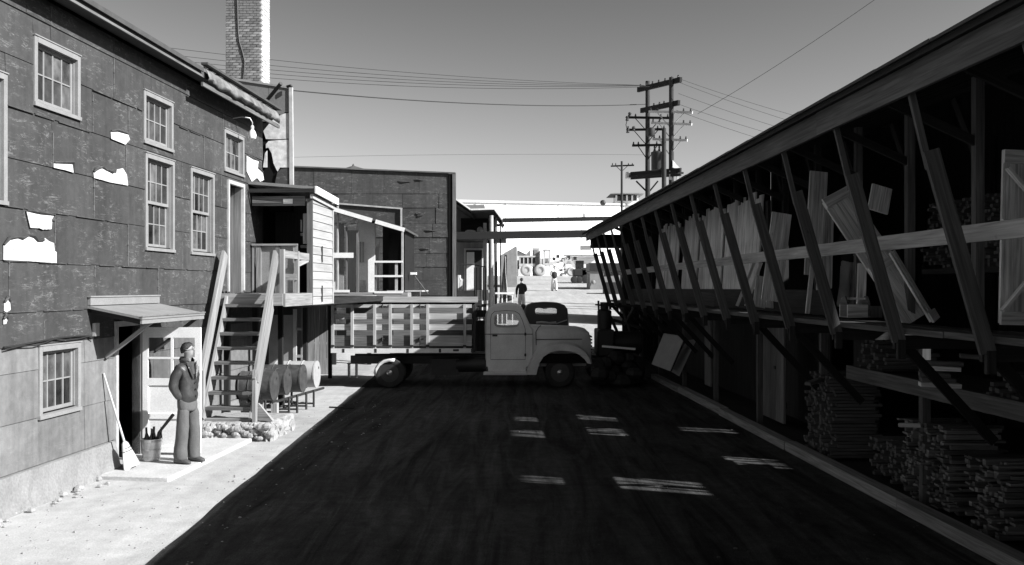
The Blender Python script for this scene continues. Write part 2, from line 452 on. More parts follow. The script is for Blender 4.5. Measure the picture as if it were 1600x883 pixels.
# roof: slab rising away, drip edge and fascia
e0 = .31
mb = MB()
mb.hexa([(-8.2, S0, 8.4), (-8.2, S0, 8.33), (e0, S0, 6.29), (e0, S0, 6.40), (-8.2, S1 + .1, 8.4), (-8.2, S1 + .1, 8.33), (e0, S1 + .1, 6.29), (e0, S1 + .1, 6.40)])
mb.part('roof', MT['roof'], lb)
SG = L(314, .31)
MB().box(e0 + .002, e0 + .03, S0, SG, 6.275, 6.31).part('eave_board', MT['old'], lb)
MB().box(e0 + .03, e0 + .055, S0, SG, 6.36, 6.43).part('drip_edge', MT['roof'], lb)
# peeling metal flashing along the far stretch of the eave
rr = random.Random(11); rows = []
s = SG + .12
while s < S1 + .08:
    t = (s - SG) / (S1 - SG)
    k = .07 + .05 * rr.random()
    rows.append([(e0 + .06 + .03 * rr.random(), s, 6.19 + .05 * rr.random()), (e0 + .09 + .04 * rr.random(), s, 6.28), (e0 + .07, s, 6.38 + .02 * rr.random()), (e0 + .0, s, 6.47 + .03 * rr.random())])
    s += .16
fl = MB(); sheet(fl, rows)
o = fl.part('flashing', MT['flash'], lb, smooth=True); sm = o.modifiers.new('solid', 'SOLIDIFY'); sm.thickness = .012
MB().box(e0 - .02, e0 + .10, SG + .05, S1 + .05, 6.50, 6.54).part('drip_edge', MT['roof'], lb)
MB().box(e0 + .002, e0 + .04, SG, S1 + .1, 6.12, 6.19).part('eave_board', MT['old'], lb)

# cladding sheets, one object each
ROWS = [(6.0, 6.30, [40, 79, 177, 290, 400]), (5.41, 6.0, [79, 177, 283, 348]), (4.81, 5.41, [8, 144, 200, 318, 392]), (4.19, 4.81, [81.5, 196, 284, 345]),
        (3.61, 4.19, [-60, 146, 222, 300, 385]), (2.97, 3.61, [85, 199, 284, 340, 400]), (2.36, 2.97, [13, 147, 246, 330, 395]), (1.94, 2.36, [68, 180, 260, 350])]
LOWR = [(1.63, 1.94, [132, 250, 330]), (1.03, 1.63, [132, 240, 320, 380]), (.44, 1.03, [132, 300, 370])]
allh = [(a, b, c, d) for a, b, c, d, _ in WIN] + [UPD, (LOD[0] - .07, LOD[1] + .07, 0, LOD[3] + .09)]
rr = random.Random(5)
for rows_, m, nm in ((ROWS, 'tar', 'tarpaper_sheet'), (LOWR, 'tar_light', 'felt_sheet')):
    for z0, z1, seams in rows_:
        cuts = [S0] + sorted(L(p) for p in seams) + [S1]
        for a, b in zip(cuts, cuts[1:]):
            k = rr.uniform(0, .008)
            for r in minus((a + .004, b - .004, z0 + .004, z1 - .003), allh):
                MB().hexa([(-.03, r[0], r[2]), (.004 + k, r[0], r[2]), (.004 + k, r[1], r[2]), (-.03, r[1], r[2]), (-.03, r[0], r[3]), (-.008 + k, r[0], r[3]), (-.008 + k, r[1], r[3]), (-.03, r[1], r[3])]).part(nm, MT[m], lb)
            
for z0, z1, seams in ROWS:
    for p_ in seams:
        s = L(p_); z = z0 + .01; mb = MB(); ok = False
        if any(a - .02 < s < b + .02 and not (z1 < c or z0 > d) for a, b, c, d in allh) or s < S0 or s > S1 - .05: continue
        while z < z1 - .01:
            e = min(z1 - .005, z + rr.uniform(.04, .16)); k = rr.uniform(.006, .017); j = rr.uniform(-.004, .004)
            if rr.random() < .82: mb.box(-.01, .0125, s + j - .003, s + j + k, z, e); ok = True
            z = e + rr.uniform(0, .03)
        if ok: mb.part('worn_seam', MT['seam'], lb, kind='stuff')
# battens / lifted seam edges
for (px0, px1, z) in [(9, 140, 4.81), (5, 200, 3.62), (5, 330, 2.975), (144, 222, 5.41), (280, 318, 5.40), (5, 130, 2.365)]:
    a, b = L(px0), L(px1); mb = MB(); s = a; rr = random.Random(int(px1 * 7))
    while s < b:
        e = min(b, s + rr.uniform(.3, .9)); k = rr.uniform(.012, .026)
        mb.hexa([(-.01, s, z - .012), (k, s, z - .012), (k * .7, e, z - .012), (-.01, e, z - .012), (-.01, s, z + .006), (k * .6, s, z + .004), (k * .5, e, z + .004), (-.01, e, z + .006)]); s = e + rr.uniform(0.0, .25)
    mb.part('lifted_seam', MT['tar'], lb)
# torn patches showing the white underlay
def patch(pts, px0=0):
    loop = [(L(x), LF.zat(x, y, 0)) for x, y in pts]
    MB().poly([loop], lambda a, b, t: (.014 + t, a, b), .008).part('torn_patch', MT['torn'], lb)
    k = len(loop); top_ = [(.03, s_, z_ + .012) for s_, z_ in loop[:max(3, k // 2)]]
    MB().tube(top_, [.012 + .012 * (i % 2) for i in range(len(top_))], 6).part('curled_edge', MT['tar'], lb, smooth=True)
    if k > 6:
        c = (sum(s_ for s_, z_ in loop) / k, sum(z_ for s_, z_ in loop) / k)
        MB().poly([[(c[0] + (s_ - c[0]) * f + .02, c[1] + (z_ - c[1]) * f - .03) for (s_, z_), f in zip(loop, [.8, .5, .75, .4, .7, .55] * 5)]], lambda a, b, t: (.024 + t, a, b), .004).part('paper_layer', MT['pale'], lb)
patch([(171, 206), (181, 204), (198, 210), (201, 218), (194, 226), (172, 217)])
patch([(82, 255), (111, 254.5), (113, 270), (100, 266), (82, 262)])
patch([(144, 270), (148, 265), (153, 264), (157, 261), (163, 266), (174, 270), (180, 271), (181, 265), (190, 263), (196, 273), (198, 290), (170, 285), (145, 278)])
patch([(39, 330), (60, 333), (82, 337), (79, 347), (78, 358), (70, 359), (62, 357), (45, 356)])
patch([(3, 384), (12, 373), (25, 372), (32, 373), (42, 369), (50, 370), (56, 378), (64, 376), (68, 372), (74, 377), (82, 380), (83, 392), (86, 394), (86, 411), (40, 408), (3, 406)])
patch([(4, 474), (9, 466), (13, 473), (14, 484), (8, 488), (4, 486)])
patch([(384, 243), (394, 248), (403, 252), (401, 262), (409, 270), (411, 281), (405, 284), (400, 278), (392, 284), (384, 268)])
patch([(3, 500), (6, 494), (9, 500), (7, 506), (3, 507)])

def window(wd):
    a, b, c, d, ns = wd
    mb = MB(); e = .02
    mb.box(-.03, e, a, a + CAS, c + .05, d); mb.box(-.03, e, b - CAS, b, c + .05, d)
    mb.box(-.03, e + .004, a + CAS, b - CAS, d - CAS, d)
    mb.box(-.03, e + .015, a - .008, b + .008, d + .001, d + .016)       # drip cap
    wn = mb.part('window', MT['trim'], lb)
    MB().hexa([(-.12, a - .01, c + .012), (.035, a - .006, c), (.035, b + .006, c), (-.12, b + .01, c + .012), (-.12, a - .01, c + .07), (.035, a - .006, c + .048), (.035, b + .006, c + .048), (-.12, b + .01, c + .07)]).part('sill', MT['trim'], wn)
    mb = MB()                                                            # reveal lining
    mb.box(-.16, -.03, a + CAS, a + CAS + .012, c + .07, d - CAS); mb.box(-.16, -.03, b - CAS - .012, b - CAS, c + .07, d - CAS)
    mb.box(-.16, -.03, a + CAS, b - CAS, d - CAS - .012, d - CAS - .001); mb.part('jamb', MT['trim'], wn)
    zs = [(c + .07, d - CAS - .012)] if ns == 1 else [((c + d) / 2 - .012, d - CAS - .012), (c + .07, (c + d) / 2 + .03)]
    for q, (z0, z1) in enumerate(zs):
        n0 = -.055 - .038 * q; st = .04; s0, s1 = a + CAS + .013, b - CAS - .013
        mb = MB()
        mb.box(n0 - .032, n0, s0, s0 + st, z0, z1); mb.box(n0 - .032, n0, s1 - st, s1, z0, z1)
        mb.box(n0 - .031, n0 - .001, s0 + st, s1 - st, z0, z0 + st * 1.2); mb.box(n0 - .031, n0 - .001, s0 + st, s1 - st, z1 - st * .8, z1)
        g0, g1, h0, h1 = s0 + st, s1 - st, z0 + st * 1.2, z1 - st * .8
        for i in range(1, 4):
            x = g0 + (g1 - g0) * i / 4; mb.box(n0 - .028, n0 - .004, x - .012, x + .012, h0, h1)
        zm = (h0 + h1) / 2; mb.box(n0 - .027, n0 - .006, g0, g1, zm - .009, zm + .009)
        mb.part('sash', MT['trim'], wn)
        for i in range(4):
            for j in range(2):
                x0 = g0 + (g1 - g0) * i / 4; x1 = g0 + (g1 - g0) * (i + 1) / 4
                t = random.uniform(-.004, .004)
                p = MB().hexa([(n0 - .022, x0, h0 if j == 0 else zm), (n0 - .018 + t, x0, h0 if j == 0 else zm), (n0 - .018, x1, h0 if j == 0 else zm), (n0 - .022, x1, h0 if j == 0 else zm),
                               (n0 - .022, x0, zm if j == 0 else h1), (n0 - .018 - t, x0, zm if j == 0 else h1), (n0 - .018, x1, zm if j == 0 else h1), (n0 - .022, x1, zm if j == 0 else h1)])
                p.part('pane', MT['glass'], wn)
    return wn
for wd in WIN: window(wd)

# upper door on the landing
a, b, c, d = UPD
mb = MB(); mb.box(-.03, .03, a, a + .07, c, d); mb.box(-.03, .03, b - .07, b, c, d); mb.box(-.03, .034, a + .07, b - .07, d - .07, d)
fr = mb.part('door_frame', MT['whiteold'], lb)
MB().box(-.32, -.03, b - .078, b - .068, c, d - .07).part('jamb', MT['old'], fr)
mb = MB(); mb.box(-.30, -.26, a + .075, b - .08, c, d - .08)
dr = mb.part('door', MT['white'], lb)
mb = MB()
for z in (2.75, 3.6, 4.4): mb.box(-.26, -.245, b - .2, b - .17, z, z + .1)
mb.part('hinge', MT['iron'], dr)

# lower door: frame, dark doorway, leaf standing open towards the yard
a, b, c, d = LOD
mb = MB(); mb.box(-.16, .035, a - .07, a, .06, d + .08); mb.box(-.16, .035, b, b + .07, .06, d + .08); mb.box(-.16, .036, a, b, d, d + .08)
mb.box(-.16, .1, a, b, .03, .07)
mb.part('door_frame', MT['whiteold'], lb)
MB().box(-.55, -.5, a + .42, a + .45, .07, d).part('screen_stile', MT['whiteold'], lb)
DS = b - .01; DW = .93; z0, z1 = .10, 2.04
lf = MB()
gl = [(.10, .46, 1.25, 1.55), (.50, .84, 1.25, 1.55), (.10, .46, 1.58, 1.88), (.50, .84, 1.58, 1.88)]
for r in minus((.012, DW, z0, z1), gl + [(.10, .84, .2, .62), (.10, .84, .70, 1.14)]): lf.box(r[0], r[1], DS, DS + .04, r[2], r[3])
for z in ((.2, .62), (.70, 1.14)): lf.box(.10, .84, DS + .014, DS + .026, z[0], z[1])
dl = lf.part('door', MT['white'], lb)
for g in gl: MB().box(g[0], g[1], DS + .016, DS + .022, g[2], g[3]).part('pane', MT['clear'], dl)
mb = MB(); mb.ball((.88, DS - .05, 1.0), .028); mb.tube([(.88, DS, 1.0), (.88, DS - .05, 1.0)], .012); mb.part('handle', MT['iron'], dl, smooth=True)

# awning over the lower door
A0, A1 = L(136), L(246)
o_ = .78
mb = MB()
mb.hexa([(.002, A0, 2.37), (o_, A0, 2.215), (o_, A1, 2.215), (.002, A1, 2.37), (.002, A0, 2.405), (o_, A0, 2.25), (o_, A1, 2.25), (.002, A1, 2.405)])
aw = mb.part('awning', MT['rooflight'], lb)
MB().box(o_ - .02, o_ + .012, A0 - .01, A1 + .01, 2.252, 2.268).part('trim', MT['metal'], aw)
MB().box(o_ - .04, o_ - .012, A0 + .02, A1 + .0, 2.155, 2.213).part('fascia', MT['trim'], aw)
mb = MB(); mb.box(.012, .05, A0 + .0, A1 - .03, 2.41, 2.52); mb.part('flashing_board', MT['rooflight'], aw)
MB().box(.012, .065, A0 - .02, A1 - .02, 2.521, 2.54).part('cap_board', MT['trim'], aw)
for s in (L(163), A1 - .12):
    mb = MB(); mb.bar((.03, s, 1.66), (o_ - .06, s, 2.19), .05, .05); mb.part('bracket', MT['trim'] if s < 14 else MT['old'], aw)
for i in range(4): MB().bar((.01, A0 + .12 + i * .65, 2.33), (o_ - .05, A0 + .12 + i * .65, 2.17), .05, .06).part('rafter', MT['dark'], aw)
MB().box(.012, .06, L(143), L(149), 1.98, 2.16).part('switch_box', MT['whiteold'], lb)
# cable along the wall
pts = [(.03, L(p), LF.zat(p, y, 0)) for p, y in [(2, 543), (25, 540), (50, 535), (62, 533), (80, 529), (100, 527), (120, 525), (134, 525), (142, 527)]]
mb = MB(); mb.tube(pts, .012, 6); mb.tube([(p[0] + .01, p[1], p[2] - .025 + .02 * math.sin(i * 2)) for i, p in enumerate(pts)], .008, 6)
mb.part('cable', MT['iron'], lb, smooth=True)
# gooseneck lamp above the landing
lx = L(364); mb = MB()
mb.tube([(0, lx, 6.0), (.16, lx + .05, 6.04), (.3, lx + .12, 6.02), (.34, lx + .14, 5.94), (.34, lx + .14, 5.86)], .013, 8)
lp = mb.part('wall_lamp', MT['metal'], lb, smooth=True)
MB().lathe([(.02, .12), (.035, .1), (.03, .04), (.06, 0), (.085, -.07), (.07, -.14), (.02, -.17)], 14, (.34, lx + .14, 5.76)).part('bulb', MT['bulb'], lp, smooth=True)
# foundation
rr = random.Random(8); rows = []
s = S0
while s < LOD[0] - .05:
    rows.append([(.14 + rr.uniform(0, .07), s, -.02), (.10 + rr.uniform(0, .05), s, .12), (.06 + rr.uniform(0, .03), s, .28), (.05, s, .425 + rr.uniform(-.01, .01)), (-.03, s, .435)])
    s += .13
f = MB(); sheet(f, rows); f.part('foundation', MT['conc'], lb)
MB().box(-.03, .05, LOD[1] + .08, S1, -.02, .43).part('foundation', MT['conc'], lb)
rb = MB()
for i in range(70):
    s = rr.uniform(8.4, 10.2) if i < 50 else rr.uniform(10, 13); n = rr.uniform(.12, .42); q = rr.uniform(.02, .07)
    rb.ball((n, s, q * .4), q, 6, 4, (1, rr.uniform(.7, 1.4), rr.uniform(.5, .8)))
rb.thing('foundation_rubble', MT['rubble'], 'small broken stones heaped at the foot of the tar paper wall', 'rubble', (.2, 9.3, 0), LF, kind='stuff')

# end wall rising above the far end of the roof (sheet metal over torn white board), facing the camera
YE = S1 + .12
ew = lambda px, py: (px, py)
def eplate(name, pts, t, mat, par, off=0):
    loop = [(wx(px, 20.45), wz(py, 20.45)) for px, py in pts]
    # plane roughly facing the camera; expressed in LF coordinates
    def fn(a, b, dd):
        p = Vector((a + 6.6, 20.45 - off + dd)); c, q = math.cos(-LF.a), math.sin(-LF.a)
        return (p.x * c - p.y * q, p.x * q + p.y * c, b)
    return MB().poly([loop], fn, t).part(name, mat, par)
gw = eplate('parapet_wall', [(330, 330), (330, 116), (455, 137), (455, 330)], .22, MT['black'], lb)
eplate('metal_sheet', [(340, 121), (420, 134.2), (420, 190), (340, 190)], .02, MT['sheetmetal'], gw, .022)
eplate('metal_sheet', [(420.6, 134.4), (453, 140), (453, 176), (445, 176), (440, 180), (430, 177), (420.6, 182)], .02, MT['sheetmetal'], gw, .024)
eplate('cap_strip', [(338, 118), (455, 136.5), (455, 139.5), (338, 121.5)], .05, MT['metal'], gw, .05)
eplate('torn_board', [(412, 205), (424, 190), (434, 183), (444, 178), (452, 177), (452, 217), (430, 218), (416, 217.5)], .02, MT['torn'], gw, .03)
eplate('torn_board', [(416, 226), (420, 221), (434, 219.5), (452, 218.5), (452, 262), (438, 262), (434, 268), (428, 256), (425, 240), (420, 231), (416, 232)], .025, MT['torn'], gw, .035)
eplate('torn_board', [(412, 262), (415, 240), (418, 236), (418, 262)], .03, MT['torn'], gw, .05)
eplate('rubbish_panel', [(434, 270), (440, 264), (452, 263), (452, 288), (430, 288)], .02, MT['tar'], gw, .04)
eplate('corner_post', [(452.4, 137), (457.5, 137), (459, 300), (453.4, 300)], .1, MT['whiteold'], gw, .06)
mb = MB()
def ept(px, py, off):
    p = Vector((wx(px, 20.45) + 6.6, 20.45 - off)); c, q = math.cos(-LF.a), math.sin(-LF.a)
    return (p.x * c - p.y * q, p.x * q + p.y * c, wz(py, 20.45))
mb.tube([ept(418, 158, .06), (ept(448, 138, .5))], .04, 8); mb.part('stay_pipe', MT['iron'], gw, smooth=True)
mb = MB(); mb.tube([ept(450, 137, .1), ept(457, 136, .14), ept(458, 138, .14)], .03, 6); mb.part('pipe_end', MT['iron'], gw)

# loose stones and grit on the pale dirt strip
rr = random.Random(77); mb = MB()
for i in range(420):
    s = 8.2 + 14 * rr.random() ** 1.3; n = rr.uniform(.15, 3.0); q_ = rr.uniform(.004, .014) * (1.6 if rr.random() < .1 else 1)
    if 12.7 < s < 17.6 and n < 1.6: continue
    mb.ball((n, s, q_ * .3), q_, 5, 3, (1.2, 1, .7))
mb.thing('grit', MT['rubble'], 'scattered small stones on the sunlit dirt strip', 'stones', (1.5, 10, 0), LF, kind='stuff')
rr = random.Random(78); mb = MB()
for i in range(160):
    x, y = rr.uniform(-3.2, 4.6), rr.uniform(9, 24); q_ = rr.uniform(.006, .02)
    mb.ball((x, y, q_ * .4 + .004), q_, 5, 3, (1.3, 1, .6))
mb.thing('road_grit', MT['roof'], 'scattered grit on the shaded dark road', 'stones', (0, 14, 0), kind='stuff')
# ------------------------------------------------------------------ door slab, rubble pad
mb = MB()
mb.hexa([(.0, 12.85, -.02), (1.16, 12.75, -.02), (1.16, 16.9, -.02), (.0, 16.9, -.02), (.0, 12.85, .06), (1.15, 12.76, .06), (1.15, 16.9, .06), (.0, 16.9, .06)])
mb.thing('door_slab', MT['slab'], 'pale concrete slab at the foot of the open white door', 'slab', (.6, 14, 0), LF, bevel=.012)
rr = random.Random(21); pad = MB(); rows = []
P0, P1, PS0, PS1 = .16, 1.48, 16.15, 17.5
ring = []
n = 40
per = [(P0 + (P1 - P0) * i / n, PS0) for i in range(n + 1)] + [(P1, PS0 + (PS1 - PS0) * i / 24) for i in range(1, 25)]
for zf, o in ((-.02, .0), (.07, .0), (.15, .0), (.22, .0), (.28, -.02), (.31, -.06)):
    rows.append([(x + (rr.uniform(-.02, .05) + (-o if False else 0)) * (1 if i > n else 0) - (0 if i <= n else -o), y - rr.uniform(-.05, .07) * (1 if zf < .27 else .3) - (o if i <= n else 0), zf + rr.uniform(-.015, .015)) for i, (x, y) in enumerate(per)])
sheet(pad, rows)
pad.add([(p[0], p[1], p[2]) for p in rows[-1]] + [(P0, PS1, .31)], [tuple(range(len(per) + 1))])
pad.thing('stair_pad', MT['rubble'], 'rough rubble concrete block under the foot of the wooden stairs', 'stone block', (.8, 16.6, 0), LF)
rb = MB()
for i in range(60):
    x = rr.uniform(.2, 1.5); q = rr.uniform(.03, .08); rb.ball((x, 16.13 - rr.uniform(0, .05), rr.uniform(.02, .27)), q, 7, 5, (1.2, .8, .8))
rb.thing('pad_stones', MT['rubble'], 'knobbly stones set in the face of the stair block', 'stones', (.8, 16.1, 0), LF, kind='stuff')

# ------------------------------------------------------------------ outside stairs
st = root('outside_staircase', 'steep open wooden staircase with board rails climbing to the upper door', 'staircase', (.7, 16.9, 0), LF)
top, bot = (17.5, 2.52), (16.30, .30)
sl = (top[1] - bot[1]) / (top[0] - bot[0])
for n in (.22, 1.08):
    MB().bar((n, bot[0] + .02, bot[1] + .04), (n, top[0] + .0, top[1] - .06), .045, .2).part('stringer', MT['raw'], st)
for i in range(8):
    z = .556 + i * .256; s = bot[0] + (z - bot[1]) / sl
    mb = MB(); mb.box(.246, 1.056, s - .10, s + .15, z - .055, z + rr.uniform(-.004, .004)); mb.part('tread', MT['old'], st)
MB().box(.25, 1.05, 16.34, 16.5, .315, .36).part('tread', MT['raw'], st)
rz = .80
for n, nm in ((.16, 'raw'), (1.14, 'raw')):
    MB().bar((n, 16.36, 1.02), (n, 17.52, 3.30), .05, .24, ).part('handrail', MT[nm], st)
MB().box(1.105, 1.165, 16.28, 16.38, .31, 1.22).part('newel_post', MT['raw'], st)
MB().box(.17, .23, 16.30, 16.40, .31, 1.2).part('newel_post', MT['raw'], st)
mb = MB(); mb.hexa([(1.15, 16.4, .32), (1.45, 16.35, .32), (1.45, 16.45, .32), (1.15, 16.5, .32), (1.15, 16.4, .62), (1.18, 16.4, .62), (1.18, 16.45, .62), (1.15, 16.5, .62)])
mb.part('gusset', MT['raw'], st)

# ------------------------------------------------------------------ landing and boarded porch
ld_ = root('stair_landing', 'raw wooden landing between the staircase and the boarded porch', 'landing', (.6, 18.4, 2.4), LF)
k = 17.5
while k < 19.3:
    MB().box(.03, 1.28, k, k + .145, 2.50, 2.545 + rr.uniform(-.003, .003)).part('plank', MT['raw'], ld_); k += .152
MB().box(1.282, 1.325, 17.48, 19.34, 2.30, 2.545).part('fascia', MT['raw'], ld_)
MB().box(.03, 1.28, 17.452, 17.495, 2.32, 2.54).part('fascia', MT['raw'], ld_)
for s in (17.56, 18.5):
    MB().box(1.19, 1.27, s, s + .09, 2.546, 3.38).part('post', MT['raw'], ld_)
MB().box(1.20, 1.26, 17.66, 19.34, 3.22, 3.36).part('rail', MT['raw'], ld_)
MB().bar((1.23, 18.6, 3.12), (1.23, 19.34, 3.24), .04, .1).part('rail', MT['raw'], ld_)
MB().box(1.21, 1.25, 17.66, 18.5, 2.80, 2.92).part('rail', MT['old'], ld_)
for s in (17.6, 19.2):
    MB().box(.1, .2, s, s + .1, 0, 2.30).part('post', MT['dark'], ld_)

pr = root('boarded_porch', 'small roofed porch with white clapboard side and open dark front at the stair top', 'porch', (.6, 20, 2.4), LF)
PF, PB, PN = 19.36, 21.0, 1.30
pz = lambda n: 4.72 - .05 * n
mb = MB(); mb.hexa([(-.0, PF - .12, 4.80), (PN + .1, PF - .12, 4.68), (PN + .1, PB + .1, 4.60), (-.0, PB + .1, 4.72), (0, PF - .12, 4.86), (PN + .1, PF - .12, 4.74), (PN + .1, PB + .1, 4.66), (0, PB + .1, 4.78)])
mb.part('roof', MT['rooflight'], pr)
MB().hexa([(PN + .102, PF - .13, 4.60), (PN + .14, PF - .13, 4.60), (PN + .14, PB + .1, 4.52), (PN + .102, PB + .1, 4.52), (PN + .102, PF - .13, 4.75), (PN + .14, PF - .13, 4.75), (PN + .14, PB + .1, 4.67), (PN + .102, PB + .1, 4.67)]).part('fascia', MT['white'], pr)
MB().hexa([(PN + .0, PF - .1, 4.50), (PN + .06, PF - .1, 4.50), (PN + .06, PB + .05, 4.42), (PN, PB + .05, 4.42), (PN, PF - .1, 4.59), (PN + .06, PF - .1, 4.59), (PN + .06, PB + .05, 4.51), (PN, PB + .05, 4.51)]).part('fascia', MT['whiteold'], pr)
MB().box(.02, PN + .09, PF - .155, PF - .122, 4.62, 4.70).part('fascia', MT['dark'], pr)
MB().box(.04, 1.16, PF + .01, PF + .05, 4.36, 4.56).part('header', MT['old'], pr)
MB().box(.7, .9, PF - .004, PF + .01, 4.4, 4.5).part('notice', MT['white'], pr)
# clapboards on the yard side
z = 2.30; k = 0
while z < 4.5:
    hgt = .172
    mb = MB(); mb.hexa([(PN - .02, PF, z), (PN + .022, PF, z), (PN + .022, PB, z), (PN - .02, PB, z), (PN - .02, PF, z + hgt), (PN + .004, PF, z + hgt), (PN + .004, PB, z + hgt), (PN - .02, PB, z + hgt)])
    mb.part('clapboard', MT['clap'], pr); z += .176; k += 1
MB().box(PN - .09, PN + .03, PF - .035, PF - .002, 2.3, 4.5).part('corner_board', MT['old'], pr)
MB().box(PN - .02, PN + .035, PB + .001, PB + .06, 2.3, 4.45).part('corner_board', MT['whiteold'], pr)
for z0 in (2.35, 3.2):
    MB().box(PN + .022, PN + .04, PF + .7, PF + .74, z0, z0 + .35).part('iron_strap', MT['iron'], pr)
# half wall of plywood with battens
MB().box(.10, .98, PF + .06, PF + .09, 2.55, 3.53).part('half_wall', MT['ply'], pr)
for n0, n1 in ((.03, .07), (.12, .22), (.52, .62), (.9, 1.0)):
    MB().box(n0, n1, PF + .02, PF + .058, 2.55, 3.53).part('batten', MT['raw'] if n0 != .52 else MT['old'], pr)
MB().box(.03, 1.0, PF + .0, PF + .1, 3.532, 3.57).part('cap_rail', MT['raw'], pr)
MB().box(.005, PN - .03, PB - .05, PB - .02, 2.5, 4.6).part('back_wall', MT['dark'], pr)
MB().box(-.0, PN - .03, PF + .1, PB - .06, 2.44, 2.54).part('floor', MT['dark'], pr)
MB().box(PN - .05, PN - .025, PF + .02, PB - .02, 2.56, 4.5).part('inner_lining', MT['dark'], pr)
MB().box(1.10, 1.2, PF + .06, PF + .10, 3.57, 4.2).part('post', MT['raw'], pr)
for n0, n1, za, zb in ((.92, .95, 3.85, 4.1), (.92, 1.03, 3.76, 3.82), (.92, 1.06, 3.5, 3.56)):
    MB().box(n0, n1, PF + .5, PF + .55, za, zb).part('batten', MT['raw'], pr)
MB().box(0, PN + .01, PF - .02, PB + 6, 2.28, 2.42).part('floor_joist', MT['dark'], pr)
for s in (20.9, ):
    MB().box(.1, .2, s, s + .1, 0, 2.28).part('post', MT['dark'], pr)
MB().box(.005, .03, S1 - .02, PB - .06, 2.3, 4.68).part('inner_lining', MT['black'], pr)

# ------------------------------------------------------------------ steel drums lying on a rack
def drum(name, px, py, s, body, face, label, n1, r=.295, ln=.9):
    c = (n1 - ln / 2, s, py)
    t = root(name, label, 'drum', (c[0], s, py - r), LF, 'steel drums on the rack beside the stairs')
    prof = [(r - .02, -ln / 2), (r, -ln / 2 + .01), (r, -ln / 2 + .03), (r - .008, -ln / 2 + .035), (r - .008, -ln * .18), (r + .008, -ln * .17), (r - .008, -ln * .16), (r - .008, ln * .16), (r + .008, ln * .17), (r - .008, ln * .18), (r - .008, ln / 2 - .035), (r, ln / 2 - .03), (r, ln / 2)]
    MB().lathe(prof, 28, c, 'X').part('shell', body, t, smooth=True)
    MB().lathe([(r - .012, ln / 2 - .018), (r - .02, ln / 2 - .012)], 28, c, 'X').part('end_face', face, t, smooth=True)
    MB().lathe([(.03, ln / 2 - .012), (.03, ln / 2 + .006)], 8, (c[0], c[1] + .12, c[2] + .14), 'X').part('bung', MT['iron'], t)
    return t
drum('steel_drum', 0, .68, 18.75, MT['drumdark'], MT['drumrust'], 'nearest black steel drum with flaking mottled end behind the stair foot', .72, .3, .68)
drum('steel_drum', 0, .68, 19.55, MT['drumdark'], MT['drumgrey'], 'black steel drum with grey end, second from the stairs', .74, .28, .7)
drum('steel_drum', 0, .66, 20.5, MT['drumdark'], MT['drumpale'], 'black steel drum with clean pale end, third from the stairs', .80, .31, .95)
drum('steel_drum', 0, .67, 21.4, MT['drumpale'], MT['drumpale'], 'pale steel drum at the far end of the rack', .86, .31, .95)
rk = root('drum_rack', 'low black iron rack carrying the steel drums', 'rack', (.7, 19.6, 0), LF)
for s, n in ((19.3, .84), (19.75, .88), (20.3, .92), (20.75, .96)):
    MB().tube([(n, s, 0), (n, s, .38)], .028, 6).part('leg', MT['iron'], rk)
    MB().tube([(n - .5, s, 0), (n - .5, s, .36)], .028, 6).part('leg', MT['iron'], rk)
    MB().tube([(n, s, .08), (n - .5, s, .08)], .022, 6).part('crossbar', MT['iron'], rk)
MB().tube([(.74, 18.5, .37), (.98, 21.5, .34)], .028, 6).part('rail', MT['iron'], rk)
MB().tube([(.2, 18.5, .37), (.35, 21.5, .34)], .028, 6).part('rail', MT['iron'], rk)
for s, n in ((18.2, .55), (18.5, .78)):
    MB().box(n - .06, n + .06, s, s + .12, 0, .36).part('timber_prop', MT['raw'], rk)
MB().tube([(1.35, 20.6, .02), (1.95, 20.45, .02)], .018, 6).thing('loose_rod', MT['iron'], 'thin iron rod lying on the pale dirt past the drums', 'rod', (1.6, 20.5, 0), LF)

# ------------------------------------------------------------------ things at the lower door
bm_ = root('straw_broom', 'straw broom leaning on the wall beside the dark doorway', 'broom', (.34, 13.35, .06), LF)
hp, hb = Vector((.02, 13.2, 1.44)), Vector((.36, 13.36, .07)); mid = hb + (hp - hb) * .26
MB().tube([hp, mid], [.014, .017], 8).part('handle', MT['rawpale'], bm_, smooth=True)
d = (hb - mid).normalized(); sd = Vector((.25, 1, 0)); sd = (sd - d * sd.dot(d)).normalized(); ot = d.cross(sd)
rings = []
for f, wd_, th in ((-.08, .022, .022), (0, .05, .04), (.25, .085, .045), (.6, .13, .05), (1.0, .17, .05)):
    c = mid + (hb - mid) * f
    rings.append([c + sd * math.cos(2 * math.pi * j / 16) * wd_ + ot * math.sin(2 * math.pi * j / 16) * th + Vector((0, 0, (rr.uniform(0, .03) if f == 1 else 0))) for j in range(16)])
MB().loft(rings).part('straw_head', MT['straw'], bm_, smooth=True)
mb = MB()
for f in (.18, .3): mb.tube([mid + (hb - mid) * f + sd * math.cos(a) * (.03 + .20 * f) + ot * math.sin(a) * .052 for a in [2 * math.pi * j / 14 for j in range(15)]], .006, 5)
mb.part('binding', MT['iron'], bm_)
bc = (.36, 13.98, .06)
bk = root('pail', 'pale hooped pail full of dark bottles beside the open door', 'pail', bc, LF)
MB().lathe([(.115, 0), (.12, .004), (.15, .32), (.152, .33), (.14, .33), (.11, .02)], 22, bc).part('body', MT['metal'], bk, smooth=True)
for z in (.05, .17, .30): MB().lathe([(.119 + .1 * z, z - .012), (.127 + .1 * z, z - .01), (.127 + .1 * z, z + .01), (.119 + .1 * z, z + .012)], 22, bc, cap=False).part('hoop', MT['metal'], bk, smooth=True)
